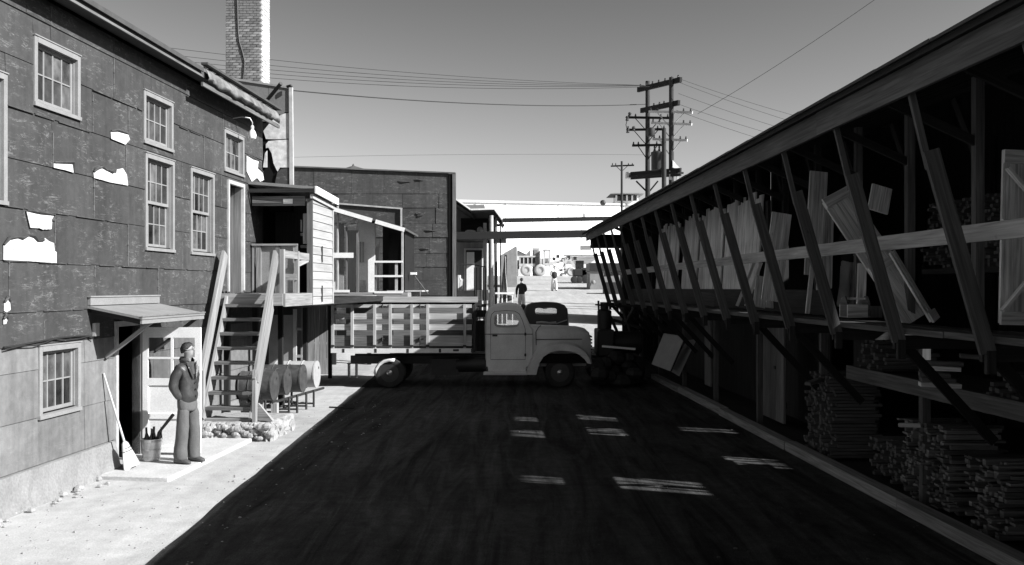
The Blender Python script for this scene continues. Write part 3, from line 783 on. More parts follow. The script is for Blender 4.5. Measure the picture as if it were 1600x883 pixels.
for i, (dx, dy, tx, ty, lab) in enumerate([(-.05, .0, -.1, .05, 'dark bottle standing at the wall side of the pail'), (.02, -.06, .08, -.1, 'dark bottle leaning over the near rim of the pail'), (.06, .04, .15, .1, 'dark bottle at the yard side of the pail'), (-.01, .07, -.05, .2, 'dark bottle standing at the back of the pail')]):
    b0 = Vector((bc[0] + dx, bc[1] + dy, .14)); ax = Vector((tx, ty, 1)).normalized(); mb = MB()
    mb.tube([b0, b0 + ax * .24, b0 + ax * .29, b0 + ax * .33, b0 + ax * .40, b0 + ax * .415], [.045, .045, .03, .018, .016, .02], 12)
    mb.thing('bottle', MT['bottle'], lab, 'bottle', tuple(b0), LF, 'dark bottles in the pail', smooth=True)
MB().tube([(bc[0] + .02, bc[1] + .02, .2), (bc[0] + .12, bc[1] - .02, .48), (bc[0] + .36, bc[1] - .06, .76)], [.02, .02, .026], 8).thing('tool_handle', MT['iron'], 'black tool handle sticking up out of the pail towards the man', 'tool handle', (bc[0] + .1, bc[1], .2), LF, smooth=True)
MB().box(.05, .32, 13.25, 13.6, .062, .075).thing('boot_scraper', MT['iron'], 'dark flat iron mat lying before the doorway', 'mat', (.2, 13.4, .06), LF)

# ------------------------------------------------------------------ chimney
ch = root('brick_chimney', 'tall square brick chimney with a pale sunlit side behind the roof', 'chimney', (-8.1, 28.5, 0))
CX0, CX1, CY0, CY1 = wx(352.5, 28), wx(408, 28), 28.0, 28.98
MB().box(CX0 + .012, CX1 - .012, CY0 + .012, CY1 - .012, 0, 13.4).part('mortar_core', MT['mortar'], ch)
bl, bh, bd = .2, .062, .095
me = MB().box(-bl / 2, bl / 2, -.05, .05, -bh / 2, bh / 2).mesh('brick', MT['brick'])
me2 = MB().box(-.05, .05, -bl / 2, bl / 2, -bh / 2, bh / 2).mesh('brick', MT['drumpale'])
mebs = plain('sunlight_tinted_brick', .5, .25, 8, .92, .3, rnd=.2)  # paler copy of the brick: sunlight painted into the side's colour
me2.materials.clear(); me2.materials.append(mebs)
nb = 0; zz = 8.55; row = 0
extra = MB(); extra2 = MB()
while zz < 13.3:
    indiv = zz < 11.4
    x = CX0 + (0 if row % 2 else -bl / 2) + bl / 2
    while x < CX1 - .01:
        x0, x1 = max(CX0, x - bl / 2 + .005), min(CX1, x + bl / 2 - .005)
        if x1 - x0 > .04:
            if indiv and nb < 300:
                o = bpy.data.objects.new('brick', me); COL.objects.link(o); o.parent = ch
                o.location = Vector(((x0 + x1) / 2, CY0 + .05 - rr.uniform(0, .012), zz)) - Vector((-8.1, 28.5, 0)); o.scale = ((x1 - x0) / bl, 1, 1); nb += 1
            else: extra.box(x0, x1, CY0 + rr.uniform(-.008, 0), CY0 + .05, zz - bh / 2, zz + bh / 2)
        x += bl + .008
    y = CY0 + .06 + (0 if row % 2 else .1)
    while y < CY1 - .05:
        y0, y1 = y, min(CY1, y + bl - .01)
        if indiv and nb < 300:
            o = bpy.data.objects.new('brick', me2); COL.objects.link(o); o.parent = ch
            o.location = Vector((CX1 - .05 + rr.uniform(0, .01), (y0 + y1) / 2, zz)) - Vector((-8.1, 28.5, 0)); o.scale = (1, (y1 - y0) / bl, 1); nb += 1
        else: extra2.box(CX1 - .05, CX1 + rr.uniform(0, .01), y0, y1, zz - bh / 2, zz + bh / 2)
        y += bl + .008
    zz += .078; row += 1
extra.part('front_brickwork', MT['brick'], ch, kind='stuff'); extra2.part('side_brickwork', mebs, ch, kind='stuff')
pts = [(wx(p, 27.98), 27.98, wz(y, 27.98)) for p, y in [(370, -10), (371, 20), (372, 50), (374, 66), (379, 82), (382, 96), (381, 112), (379, 126)]]
MB().tube(pts, .021, 6).part('cable', MT['iron'], ch, smooth=True)

# ------------------------------------------------------------------ far wing wall, lean-to, fence under it
wg = root('wing_building', 'dark tar-papered wing with a flat top closing off the yard behind the stake truck', 'building', (-6, 36, .5))
YW = 36.0
# slab-sided wing: front faces the camera
fx0, fx1 = wx(440, YW), wx(711, YW)
ftop = lambda x: wz(261, YW) + (wz(272, YW) - wz(261, YW)) * (x - fx0) / (fx1 - fx0)
MB().hexa([(fx0, YW, -.2), (fx1, YW, -.2), (fx1 * 1.2 - .1, YW + 7, -.2), (fx0, YW + 7, -.2), (fx0, YW, ftop(fx0)), (fx1, YW, ftop(fx1)), (fx1 * 1.2 - .1, YW + 7, ftop(fx1) - .2), (fx0, YW + 7, ftop(fx0))]).part('wall', MT['black'], wg)
yrows = [262, 303, 325, 349.6, 371, 396, 417.5, 439, 462, 484, 506]
for i, (ya, yb) in enumerate(zip(yrows, yrows[1:])):
    cuts = [440] + sorted([490 + (i * 37) % 45, 549 + (i * 53) % 50, 600 + (i * 29) % 40, 655 + (i * 31) % 36]) + [701]
    for a, b in zip(cuts, cuts[1:]):
        x0, x1 = wx(a, YW), wx(b, YW); z1, z0 = wz(ya, YW), wz(yb, YW); d = rr.uniform(.01, .03)
        za, zb = (ftop(x0) + .01, ftop(x1) + .01) if i == 0 else (z1, z1)
        MB().hexa([(x0 + .006, YW - d - .012, z0 + .006), (x1 - .006, YW - d - .012 + rr.uniform(-.01, .01), z0 + .006), (x1 - .006, YW, z0 + .006), (x0 + .006, YW, z0 + .006), (x0 + .006, YW - d, za), (x1 - .006, YW - d, zb), (x1 - .006, YW, zb), (x0 + .006, YW, za)]).part('tarpaper_sheet', MT['tar_far'], wg)
MB().box(wx(701.5, YW), wx(707, YW), YW - .06, YW - .01, -.1, ftop(fx1)).part('corner_strip', MT['black'], wg)
MB().box(wx(707.2, YW), wx(712.5, YW), YW - .09, YW + .05, -.1, ftop(fx1) + .04).part('corner_post', MT['old'], wg)
MB().bar((fx0, YW - .05, ftop(fx0) + .03), (fx1 + .02, YW - .05, ftop(fx1) + .03), .1, .05).part('cap_strip', MT['old'], wg)
mb = MB()
for (px, py, ln) in [(562, 333, 12), (655, 332, 8), (657, 335, 10), (672, 360, 18), (664, 388, 14), (632, 283, 20), (655, 281, 14)]:
    x = wx(px, YW); z = wz(py, YW); q = ln / F * YW
    mb.tube([(x - q / 2, YW - .04, z), (x - q * .1, YW - .06, z - .02 + rr.uniform(-.03, .03)), (x + q / 2, YW - .04, z - .03)], [.008, .022, .008], 6)
mb.part('torn_flap', MT['tar_far'], wg, smooth=True)
# cupola tip seen above its top edge
cu = root('roof_ventilator', 'small pointed roof ventilator just showing over the tar-papered wing', 'ventilator', (wx(552, 44), 44, 7.5))
x, z = wx(552, 44), wz(266, 44)
MB().lathe([(.5, -.9), (.5, .0)], 4, (x, 44, z)).part('louvre_box', MT['white'], cu)
MB().lathe([(.85, -.02), (.4, .1), (.06, .2), (.02, .3)], 4, (x, 44, z)).part('cap', MT['roof'], cu)

lt = root('lean_to_porch', 'open timber lean-to porch with white railing and sloping roof in front of the dark wing', 'porch', (-4.6, 31, 0))
YL = 30.0
X = lambda px, Y=YL: wx(px, Y)
Z = lambda py, Y=YL: wz(py, Y)
q0, q1 = X(500), X(633)
zr0, zr1 = Z(317), Z(356)
for (y0, y1, dz, m, nm, dt) in ((YL - .15, YL + 4.2, 0, 'roof', 'roof', .07),):
    MB().hexa([(q0, y0, zr0 - dt), (q1, y0, zr1 - dt), (q1, y1, zr1 - dt), (q0, y1, zr0 - dt), (q0, y0, zr0), (q1, y0, zr1), (q1, y1, zr1), (q0, y1, zr0)]).part(nm, MT[m], lt)
for a, b in ((0, .3), (.302, .62), (.66, 1)):
    xa, xb = q0 + (q1 - q0) * a, q0 + (q1 - q0) * b; za, zb = zr0 + (zr1 - zr0) * a, zr0 + (zr1 - zr0) * b
    MB().bar((xa, YL - .17, za - .08), (xb, YL - .17, zb - .08), .03, .13).part('fascia', MT['white'], lt)
FZ = Z(457)
MB().box(X(505), X(637), YL, YL + 4.2, FZ - .22, FZ).part('floor', MT['raw'], lt)
MB().hexa([(X(598), YL + 1, FZ + .02), (X(655), YL + 1, FZ + .02), (X(652), YL + 4, FZ + .02), (X(598), YL + 4, FZ + .02), (X(598), YL + 1, FZ + .06), (X(655), YL + 1, FZ + .06), (X(652), YL + 4, FZ + .06), (X(598), YL + 4, FZ + .06)]).part('tabletop', MT['rawpale'], lt)
for a, b, py0 in ((556.5, 560, 360), (627, 630, 362), (526, 528.5, 322), (585, 587.5, 408), (617, 621, 408), (540, 542, 355)):
    MB().box(X(a), X(b), YL + .02, YL + .1, FZ - .1, Z(py0)).part('post', MT['whiteold'] if a > 600 or a < 530 else MT['old'], lt)
for a, b, y0, y1 in ((585, 629, 407.5, 410.5), (585, 629, 430, 433), (585, 629, 455, 458.5), (517, 552, 395, 403), (517, 546, 453, 457)):
    MB().box(X(a), X(b), YL - .02, YL + .018, Z(y1), Z(y0)).part('rail', MT['white'], lt)
MB().bar((X(538), YL - .01, Z(354)), (X(558), YL - .01, Z(341)), .05, .07).part('brace', MT['whiteold'], lt)
# panels and doors inside it
MB().box(X(527, 30.6), X(537, 30.6), 30.6, 30.66, FZ, Z(350, 30.6)).part('door', MT['ply'], lt)
MB().box(X(513, 30.9), X(526, 30.9), 30.9, 30.95, FZ, Z(353, 30.9)).part('wall_panel', MT['white'], lt)
MB().box(X(541, 31.2), X(556, 31.2), 31.2, 31.25, FZ, Z(360, 31.2)).part('wall_panel', MT['clap'], lt)
MB().box(X(559, 31.1), X(586, 31.1), 31.1, 31.18, FZ, Z(340, 31.1)).part('wall_panel', MT['white'], lt)
MB().box(X(563, 31.1), X(572, 31.1), 31.06, 31.098, FZ + .02, Z(438, 31.1)).part('notice', MT['torn'], lt)
wf = MB().box(X(560, 31.1), X(570, 31.1), 31.05, 31.07, Z(410, 31.1), Z(378, 31.1)).part('window', MT['glass'], lt)
for a in (560, 562.5, 565, 567.5, 570): MB().box(X(a, 31.1) - .012, X(a, 31.1) + .012, 31.03, 31.049, Z(411, 31.1), Z(377, 31.1)).part('muntin', MT['white'], wf)
for i in range(5): MB().hexa([(X(586 + i * 2.1, 30.9), 30.95 - i * .12, FZ), (X(588 + i * 2.1, 30.9), 30.85 - i * .12, FZ), (X(588 + i * 2.1, 30.9), 30.9 - i * .12, FZ), (X(586 + i * 2.1, 30.9), 31.0 - i * .12, FZ), (X(586 + i * 2.1, 30.9), 30.95 - i * .12, Z(388 - i * 1.5, 30.8)), (X(588 + i * 2.1, 30.9), 30.85 - i * .12, Z(387 - i * 1.5, 30.8)), (X(588 + i * 2.1, 30.9), 30.9 - i * .12, Z(387 - i * 1.5, 30.8)), (X(586 + i * 2.1, 30.9), 31.0 - i * .12, Z(388 - i * 1.5, 30.8))]).part('plank', MT['raw'], lt)
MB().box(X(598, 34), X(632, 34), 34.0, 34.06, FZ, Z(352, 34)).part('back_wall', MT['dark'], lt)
MB().box(X(627) - .03, X(627), 31.0, 34.0, FZ, Z(356)).part('sun_blocking_wall', MT['blackw'], lt)  # added wall that keeps the sun out of the lean-to interior
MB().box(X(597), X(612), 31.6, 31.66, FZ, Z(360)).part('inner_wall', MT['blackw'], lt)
MB().hexa([(X(500), YL + .3, Z(322)), (X(626), YL + .3, Z(362)), (X(626), YL + .34, Z(362)), (X(500), YL + .34, Z(322)), (X(500), YL + .3, Z(316)), (X(626), YL + .3, Z(326)), (X(626), YL + .34, Z(326)), (X(500), YL + .34, Z(316))]).part('parapet_panel', MT['tar_far'], lt)
MB().bar((X(500), YL + .26, Z(315)), (X(627), YL + .26, Z(325)), .05, .05).part('parapet_trim', MT['whiteold'], lt)
MB().bar((X(625.5), YL + .25, Z(326)), (X(625.5), YL + .25, Z(354)), .05, .05, (0, 1, 0)).part('parapet_trim', MT['whiteold'], lt)
for px in (520, 575, 630): MB().box(X(px) - .06, X(px) + .06, YL + .2, YL + .32, 0, FZ - .22).part('post', MT['dark'], lt)
MB().tube([(X(636), YL + 2, Z(428)), (X(660), YL + 2, Z(460))], .02, 6).part('stay_rod', MT['iron'], lt)
MB().box(X(631), X(641), YL + 1.9, YL + 2.1, Z(428), Z(424)).part('shelf', MT['white'], lt)

# walkway continuing behind the porch, with the plank fence beneath
wk = root('raised_walkway', 'raised timber walkway running from the porch back towards the lean-to', 'walkway', (-.4, 24, 0), LF)
s = 21.1; i = 0
while s < 29.5:
    MB().box(-1.6, .52, s, s + .28, 2.36, 2.42).part('plank', MT['old'], wk); s += .29
MB().box(.522, .56, 21.1, 29.5, 2.2, 2.42).part('fascia', MT['raw'], wk)
for s in (24.6, 27.2): MB().box(-.4, -.3, s, s + .1, 0, 2.36).part('post', MT['dark'], wk)
MB().box(-1.75, -1.65, 20.4, 30, 0, 4.6).part('wall', MT['blackw'], wk)
YF = 28.3
fc = root('plank_fence', 'short fence of upright pale planks under the walkway beside the truck tail', 'fence', (-5.8, YF, 0))
px = 470.0
while px < 517:
    b = px + rr.uniform(7.5, 12)
    MB().box(wx(px, YF), wx(min(b, 518.5), YF) - .012, YF + rr.uniform(0, .012), YF + .04, .03, 2.22).part('plank', MT['raw'], fc); px = b
for z in (.5, 1.6): MB().box(wx(470, YF), wx(518, YF), YF + .042, YF + .09, z, z + .1).part('rail', MT['old'], fc)
bp = root('standing_panel', 'pale board panel with an upright batten standing behind the drums', 'panel', (-5.8, 24, 0))
MB().box(wx(420, 24), wx(458, 24), 24.0, 24.04, .1, 1.95).part('board', MT['ply'], bp)
MB().box(wx(458.5, 24), wx(463.5, 24), 23.95, 24.04, .0, 2.1).part('batten', MT['whiteold'], bp)
for z in (.85, 1.55): MB().box(wx(463.6, 24), wx(472, 24), 23.98, 24.03, z, z + .07).part('batten', MT['raw'], bp)
bx = root('wooden_bench_box', 'small white wooden step box on the sunlit ground behind the rear wheel', 'box', (wx(552, 25.8) - 0.0, 27.3, 0))
x = wx(551, 27.3)
MB().box(x - .13, x - .09, 27.2, 27.45, 0, .42).part('side_board', MT['white'], bx)
MB().box(x + .09, x + .13, 27.2, 27.45, 0, .42).part('side_board', MT['white'], bx)
MB().box(x - .15, x + .15, 27.2, 27.45, .421, .45).part('top_board', MT['white'], bx)
# ------------------------------------------------------------------ lumber shed on the right
E0, E1 = -8.0, 32.0
sh = root('lumber_shed', 'long open-fronted timber lumber shed with leaning struts and deep dark eaves', 'shed', (5.3, 12, 0), RF)
STR = [7.73 + 1.68 * i for i in range(-2, 15)]
# roof: boards on rafters, fascia
PITCH = .36
zr = lambda x: 4.54 + PITCH * (x - 3.6)
MB().hexa([(3.44, E0, zr(3.44)), (11.0, E0, zr(11.0)), (11.0, E1 + .25, zr(11.0)), (3.44, E1 + .25, zr(3.44)), (3.44, E0, zr(3.44) + .05), (11.0, E0, zr(11.0) + .05), (11.0, E1 + .25, zr(11.0) + .05), (3.44, E1 + .25, zr(3.44) + .05)]).part('roof', MT['shedp'], sh)
rr = random.Random(4); s = E0
while s < E1:
    e = min(E1 + .3, s + rr.uniform(.85, 1.0)); q = rr.uniform(0, .004)
    MB().hexa([(3.38 - q, s, zr(3.38) + .052), (5.0, s, zr(5.0) + .052), (5.0, e, zr(5.0) + .052), (3.38 - q, e, zr(3.38) + .052), (3.38 - q, s, zr(3.38) + .08 + q * .6), (5.0, s, zr(5) + .08), (5.0, e, zr(5) + .075), (3.38 - q, e, zr(3.38) + .075)]).part('felt_strip', MT['roof'], sh); s = e - .0
    s += .004
cut = [E0, 5.2, 9.8, 14.9, 20.1, 25.3, 28.9, E1 + .05]
for a, b in zip(cut, cut[1:]):
    k = rr.uniform(0, .008)
    MB().box(3.56 - k, 3.6 - k, a + .004, b - .004, 4.27 + k, 4.51 + k).part('fascia', MT['shedw'], sh)
s = E0 + .1
while s < E1:
    MB().bar((3.62, s, zr(3.62) - .09), (10.9, s, zr(10.9) - .09), .045, .15).part('rafter', MT['shedp'], sh); s += .84
# struts: upper piece + lower plank, spliced
for y in STR:
    if y > E1: continue
    f0 = Vector((4.27, y, 2.10)); f1 = Vector((3.64, y, 4.30)); d = (f1 - f0)
    u = d.normalized(); perp = Vector((u.z, 0, -u.x))
    MB().bar(f0, f0 + d * .78, .045, .135, perp).part('strut', MT['shedw'], sh)
    MB().bar(f0 + d * .71 + Vector((-.03, .052, 0)), f1 + Vector((-.03, .052, .12)), .04, .055, perp).part('strut', MT['shedw'], sh)
    if not (11 < y < 11.3 or 16 < y < 18.5): MB().bar((4.3, y + .06, 2.12), (5.3, y + .06, 1.05), .045, .10).part('knee_brace', MT['blackw'], sh)
    MB().box(4.24, 5.25, y + .03, y + .08, 2.02, 2.16).part('joist', MT['shedp'], sh)
    MB().box(4.25, 4.33, y - .03, y + .02, 1.92, 2.12).part('cleat', MT['shedp'], sh)
MB().box(4.16, 4.20, E0, 15.3, 3.04, 3.19).part('girt', MT['girt'], sh)
MB().box(4.16, 4.20, 15.31, E1 - .1, 3.04, 3.18).part('girt', MT['girt'], sh)
# deck planks (edge plank lighter)
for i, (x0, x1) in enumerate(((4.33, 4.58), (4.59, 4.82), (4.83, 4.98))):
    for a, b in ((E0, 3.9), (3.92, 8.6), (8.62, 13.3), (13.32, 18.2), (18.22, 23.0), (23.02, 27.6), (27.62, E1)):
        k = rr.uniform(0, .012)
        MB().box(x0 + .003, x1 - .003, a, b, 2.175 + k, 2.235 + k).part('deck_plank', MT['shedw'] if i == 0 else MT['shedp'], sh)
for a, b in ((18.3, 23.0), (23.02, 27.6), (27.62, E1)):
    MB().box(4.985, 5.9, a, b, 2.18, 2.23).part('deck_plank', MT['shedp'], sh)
# posts
for k_, y in enumerate(STR):
    if y > E1: continue
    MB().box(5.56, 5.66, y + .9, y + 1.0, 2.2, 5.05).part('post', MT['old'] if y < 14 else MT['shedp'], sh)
    MB().bar((5.6, y + .95, 4.3), (4.6, y + .95, 4.75), .05, .1).part('brace', MT['shedp'], sh)
    MB().bar((5.63, y + .97, 4.1), (5.63, y + 1.5, 4.9), .05, .1).part('brace', MT['shedp'], sh)
    if k_ % 2 == 0:
        MB().box(5.3, 5.4, y - .05, y + .05, 0, 2.02).part('post', MT['shedw'], sh)
        MB().box(9.86, 9.96, y - .05, y + .05, 0, 5.6).part('post', MT['shedp'], sh)
# lower shelf beam and shelf
MB().box(5.22, 5.29, E0, 13.2, 1.35, 1.54).part('shelf_beam', MT['shedw'], sh)
MB().box(5.3, 6.4, E0, 12.9, 1.46, 1.50).part('shelf', MT['shedp'], sh)
MB().box(5.1, 5.18, 13.6, E1 - .2, 2.24, 2.62).part('ledge_board', MT['shedp'], sh)
# rear wall with sash openings that let the sun through on to the road
sl = Vector((SUN.x * math.cos(RF.a) + SUN.y * math.sin(RF.a), -SUN.x * math.sin(RF.a) + SUN.y * math.cos(RF.a), SUN.z))   # sun in the shed frame
def through(rect, lx):
    """opening in the plane x = lx that lets the sun on to a patch of road (photo pixel rectangle)"""
    out = []
    for px in rect[:2]:
        for py in rect[2:]:
            Y = H * F / (py - 450); X_ = wx(px, Y); c, q = math.cos(RF.a), math.sin(RF.a)
            x, y = X_ * c + Y * q, -X_ * q + Y * c; t = (lx - x) / sl.x
            out.append((y + sl.y * t, sl.z * t))
    ys_ = [o[0] for o in out]; zs_ = [o[1] for o in out]
    ys_.sort(); zs_.sort()
    return ((ys_[0] + ys_[1]) / 2, (ys_[2] + ys_[3]) / 2, (zs_[0] + zs_[1]) / 2, min(6.68, (zs_[2] + zs_[3]) / 2))
LIGHT = [(800, 945, 748, 758), (957, 1092, 750, 768), (800, 880, 673.5, 684), (890, 972, 669, 679), (805, 875, 652.5, 659), (890, 968, 650, 657), (1085, 1215, 715, 728), (1065, 1145, 670, 677)]
opens = [through(r_, 10.0) for r_ in LIGHT]
wallgap = through(LIGHT[7], 6.3)[:2]
boardgap = through(LIGHT[4], 5.25)[:2]
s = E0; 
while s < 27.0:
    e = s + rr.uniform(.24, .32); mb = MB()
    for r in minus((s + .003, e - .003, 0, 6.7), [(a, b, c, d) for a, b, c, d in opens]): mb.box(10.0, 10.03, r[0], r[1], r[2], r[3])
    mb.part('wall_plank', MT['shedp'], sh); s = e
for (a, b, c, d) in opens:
    for f in (rr.uniform(.2, .35), rr.uniform(.45, .6), rr.uniform(.72, .85)):  # unseen bars added to break the sun patches into slivers
        y0 = a + (b - a) * f; k = rr.uniform(-.16, .16); MB().bar((10.06, y0 - k, c - .06), (10.06, y0 + k, d + .06), .03, rr.uniform(.03, .09), (0, 1, 0)).part('sun_splitter_bar', MT['shedp'], sh)
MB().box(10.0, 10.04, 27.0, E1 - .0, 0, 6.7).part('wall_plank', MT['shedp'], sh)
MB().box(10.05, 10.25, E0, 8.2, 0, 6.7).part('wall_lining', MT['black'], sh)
# lower storey back wall boards, near end wall and far end wall
s = 14.6
while s < E1:
    e = s + rr.uniform(.2, .3)
    if e < wallgap[0] - .02 or s > wallgap[1] + .02: MB().box(6.3, 6.33, s + .003, e - .003, 0, 2.02).part('wall_plank', MT['shedp'], sh)
    s = e
x = 4.8
while x < 9.98:
    MB().box(x, x + .21, E1 - .06, E1 - .02, 0, zr(x) - .05).part('wall_plank', MT['shedp'], sh); x += .216
MB().box(3.7, 4.79, E1 - .06, E1 - .02, 4.02, 4.5).part('wall_plank', MT['shedp'], sh)
x = 4.6
while x < 9.98:
    MB().box(x, x + .21, E0 + .0, E0 + .04, 0, zr(x) - .05).part('wall_plank', MT['shedp'], sh); x += .216
MB().box(5.28, 5.34, 31.2, 31.26, 0, 2.02).part('post', MT['raw'], sh)
# timber kerb
a = E0
cb = root('timber_kerb', 'long weathered timber kerb along the foot of the lumber shed', 'kerb', (5, 12, 0), RF)
for b in (-3, 2.2, 6.6, 10.9, 15.0, 19.2, 23.4, 27.0):
    k = rr.uniform(-.015, .015)
    MB().box(4.92 + k, 5.10 + k, a + .006, b - .006, 0, .15 + k * .5).part('beam', MT['curb'], cb); a = b
MB().box(5.11, 10.5, E0, 32, .012, .02).thing('shed_floor', MT['shedp'], kind='structure', base=(6, 12, 0), fr=RF)

# ------------------------------------------------------------------ stock standing on the shed deck
G1 = 'boards standing upright in the lumber shed'
proto = {}
s = 16.75; i = 0
while s < 27.6:
    wd = rr.uniform(.17, .27); h = rr.uniform(1.72, 1.9)
    if not (boardgap[0] - .25 < s < boardgap[1] + .03 or 19.9 < s < 20.2 or 22.2 < s < 22.35 or 24.2 < s < 24.6):
        MB().hexa([(5.19, s, 2.625), (5.19, s + wd - .012, 2.625), (5.225, s + wd - .012, 2.625), (5.225, s, 2.625), (5.30, s, 2.62 + h), (5.30, s + wd - .012, 2.62 + h), (5.335, s + wd - .012, 2.62 + h), (5.335, s, 2.62 + h)]).thing('stock_board', MT['stock'], 'planed board standing upright in the row behind the long rail', 'board', (5.2, s, 2.62), RF, G1)
    s += wd; i += 1
MB().box(5.35, 5.4, boardgap[1] + .05, 28, 2.6, 4.3).part('backing_rail', MT['shedp'], sh)
# assorted leaning boards: (px,py) of foot and head, width in m, lateral offset, label
def at3(px, lx, py=None, z=None):
    y = RF.at(px, lx); return Vector((lx, y, z if z is not None else RF.zat(px, py, lx)))
def lean(name, foot, head, wd, label, mat='stock', th=.03, wdir=(0, 1, 0), batt=None, nb=1, grp=None, gap=.006):
    d = (head - foot); wdv = Vector(wdir); wdv = (wdv - d.normalized() * wdv.dot(d.normalized())).normalized()
    nrm = d.normalized().cross(wdv)
    if nb == 1:
        return MB().hexa([foot - wdv * wd / 2, foot + wdv * wd / 2, foot + wdv * wd / 2 + nrm * th, foot - wdv * wd / 2 + nrm * th, head - wdv * wd / 2, head + wdv * wd / 2, head + wdv * wd / 2 + nrm * th, head - wdv * wd / 2 + nrm * th]).thing(name, MT[mat], label, 'board', tuple(foot), RF, grp)
    t = root(name, label, 'panel', tuple(foot), RF)
    for q in range(nb):
        a, b = -wd / 2 + wd * q / nb, -wd / 2 + wd * (q + 1) / nb - gap; o = nrm * rr.uniform(0, .006)
        MB().hexa([foot + wdv * a + o, foot + wdv * b + o, foot + wdv * b + nrm * th + o, foot + wdv * a + nrm * th + o, head + wdv * a + o, head + wdv * b + o, head + wdv * b + nrm * th + o, head + wdv * a + nrm * th + o]).part('board', MT['fresh'], t)
    for f in (batt or []):
        c = foot + d * f; h = d.normalized() * .07
        for sgn in ((1,) if True else ()):
            n0, n1 = -nrm * .035, -nrm * .002
            MB().hexa([c - h - wdv * wd * .51 + n0, c - h + wdv * wd * .51 + n0, c - h + wdv * wd * .51 + n1, c - h - wdv * wd * .51 + n1, c + h - wdv * wd * .51 + n0, c + h + wdv * wd * .51 + n0, c + h + wdv * wd * .51 + n1, c + h - wdv * wd * .51 + n1]).part('batten', MT['fresh'], t)
    return t
def wpt(px, py, Y):       # point at world depth Y, expressed in the shed frame
    p = Vector((wx(px, Y), Y, wz(py, Y))); c, q = math.cos(-RF.a), math.sin(-RF.a)
    return Vector((p.x * c - p.y * q, p.x * q + p.y * c, p.z))
lean('slatted_panel', wpt(1436, 497, 12.15), wpt(1307, 305, 12.5), .48, 'long pale slatted panel tilted across the shed opening behind the rail', 'stock', .03, (1, .15, 0), (.42, .985), 5)
lean('slatted_panel', wpt(1460, 499, 12.0), wpt(1396, 392, 12.05), .16, 'narrow double-edged slatted panel at the foot of the tilted panel', 'stock', .03, (.9, .5, 0), (.05,), 2, gap=.03)
pb = lean('battened_panel', wpt(1612, 506, 9.7), wpt(1618, 236, 9.7), .72, 'tall battened door panel with a diagonal brace at the near end of the deck', 'stock', .03, (1, .1, 0), (.03, .56, .96), 5)
MB().bar(wpt(1566, 486, 9.55), wpt(1604, 440, 9.55), .03, .07, (0, 1, 0)).part('brace', MT['fresh'], pb)
MB().bar(wpt(1574, 262, 9.55), wpt(1606, 300, 9.55), .03, .07, (0, 1, 0)).part('brace', MT['fresh'], pb)
G2 = 'boards leaning in the lumber shed'
for (f, h, Y, wd, lab) in [((1152, 478), (1180, 408), 16.6, .05, 'thin pale stick leaning left of the small stacked boards on the deck'),
                           ((1166, 478), (1190, 410), 16.5, .05, 'thin pale stick leaning just right of another one on the deck'),
                           ((1186, 480), (1192, 432), 16.4, .22, 'short pale board standing behind the thin leaning sticks'),
                           ((1203, 481), (1206, 434), 16.3, .13, 'second short pale board standing beside the thin leaning sticks'),
                           ((1205, 470), (1222, 333), 14.8, .32, 'broad pale board with cut corner standing behind the rail'),
                           ((1262, 490), (1272, 396), 13.4, .06, 'narrow pale strip hanging below the rail near the cloth'),
                           ((1271, 430), (1280, 268), 13.7, .27, 'tall pale board showing above the rail between two struts'),
                           ((1372, 330), (1379, 291), 12.6, .28, 'short pale board end poking out behind the tilted panel'),
                           ((1346, 478), (1348, 412), 12.7, .12, 'pale upright board just behind the open toolbox'),
                           ((1103, 478), (1104, 457), 19.0, .35, 'low grey board lying against the ledge below the upright row'),
                           ((1290, 450), (1293, 330), 13.9, .2, 'pale board standing right of the tall one above the rail')]:
    lean('leaning_board', wpt(f[0], f[1], Y), wpt(h[0], h[1], Y + .12), wd, lab, 'stock' if 'low grey' not in lab else 'old', .03, (1, .05, 0), grp=G2)
# toolbox and cloth
tp = wpt(1347, 499, 12.3); tb = root('toolbox', 'open wooden toolbox with a bar handle on the shed deck', 'toolbox', tuple(tp), RF)
x, y, z = tp.x, tp.y, 2.26
MB().box(x - .24, x + .03, y - .12, y - .095, z, z + .17).part('front_board', MT['fresh'], tb)
MB().box(x - .24, x + .03, y + .14, y + .165, z, z + .17).part('back_board', MT['fresh'], tb)
MB().box(x - .24, x + .22, y - .094, y + .139, z, z + .02).part('bottom_board', MT['raw'], tb)
for xx in (x - .24, x + .05): MB().poly([[(-.09, 0), (.14, 0), (.14, .17), (.06, .26), (-.02, .26), (-.09, .17)]], lambda a, b, t, xx=xx: (xx + t, y + a, z + .02 + b), .022).part('end_board', MT['old'], tb)
MB().box(x - .22, x + .05, y + .01, y + .035, z + .235, z + .262).part('handle', MT['fresh'], tb)
MB().box(x + .074, x + .22, y - .12, y + .165, z, z + .15).part('side_tray', MT['old'], tb)
MB().box(6.3, 8.2, 16.8, 19.4, 2.18, 2.25).part('deck_plank', MT['shedp'], sh)

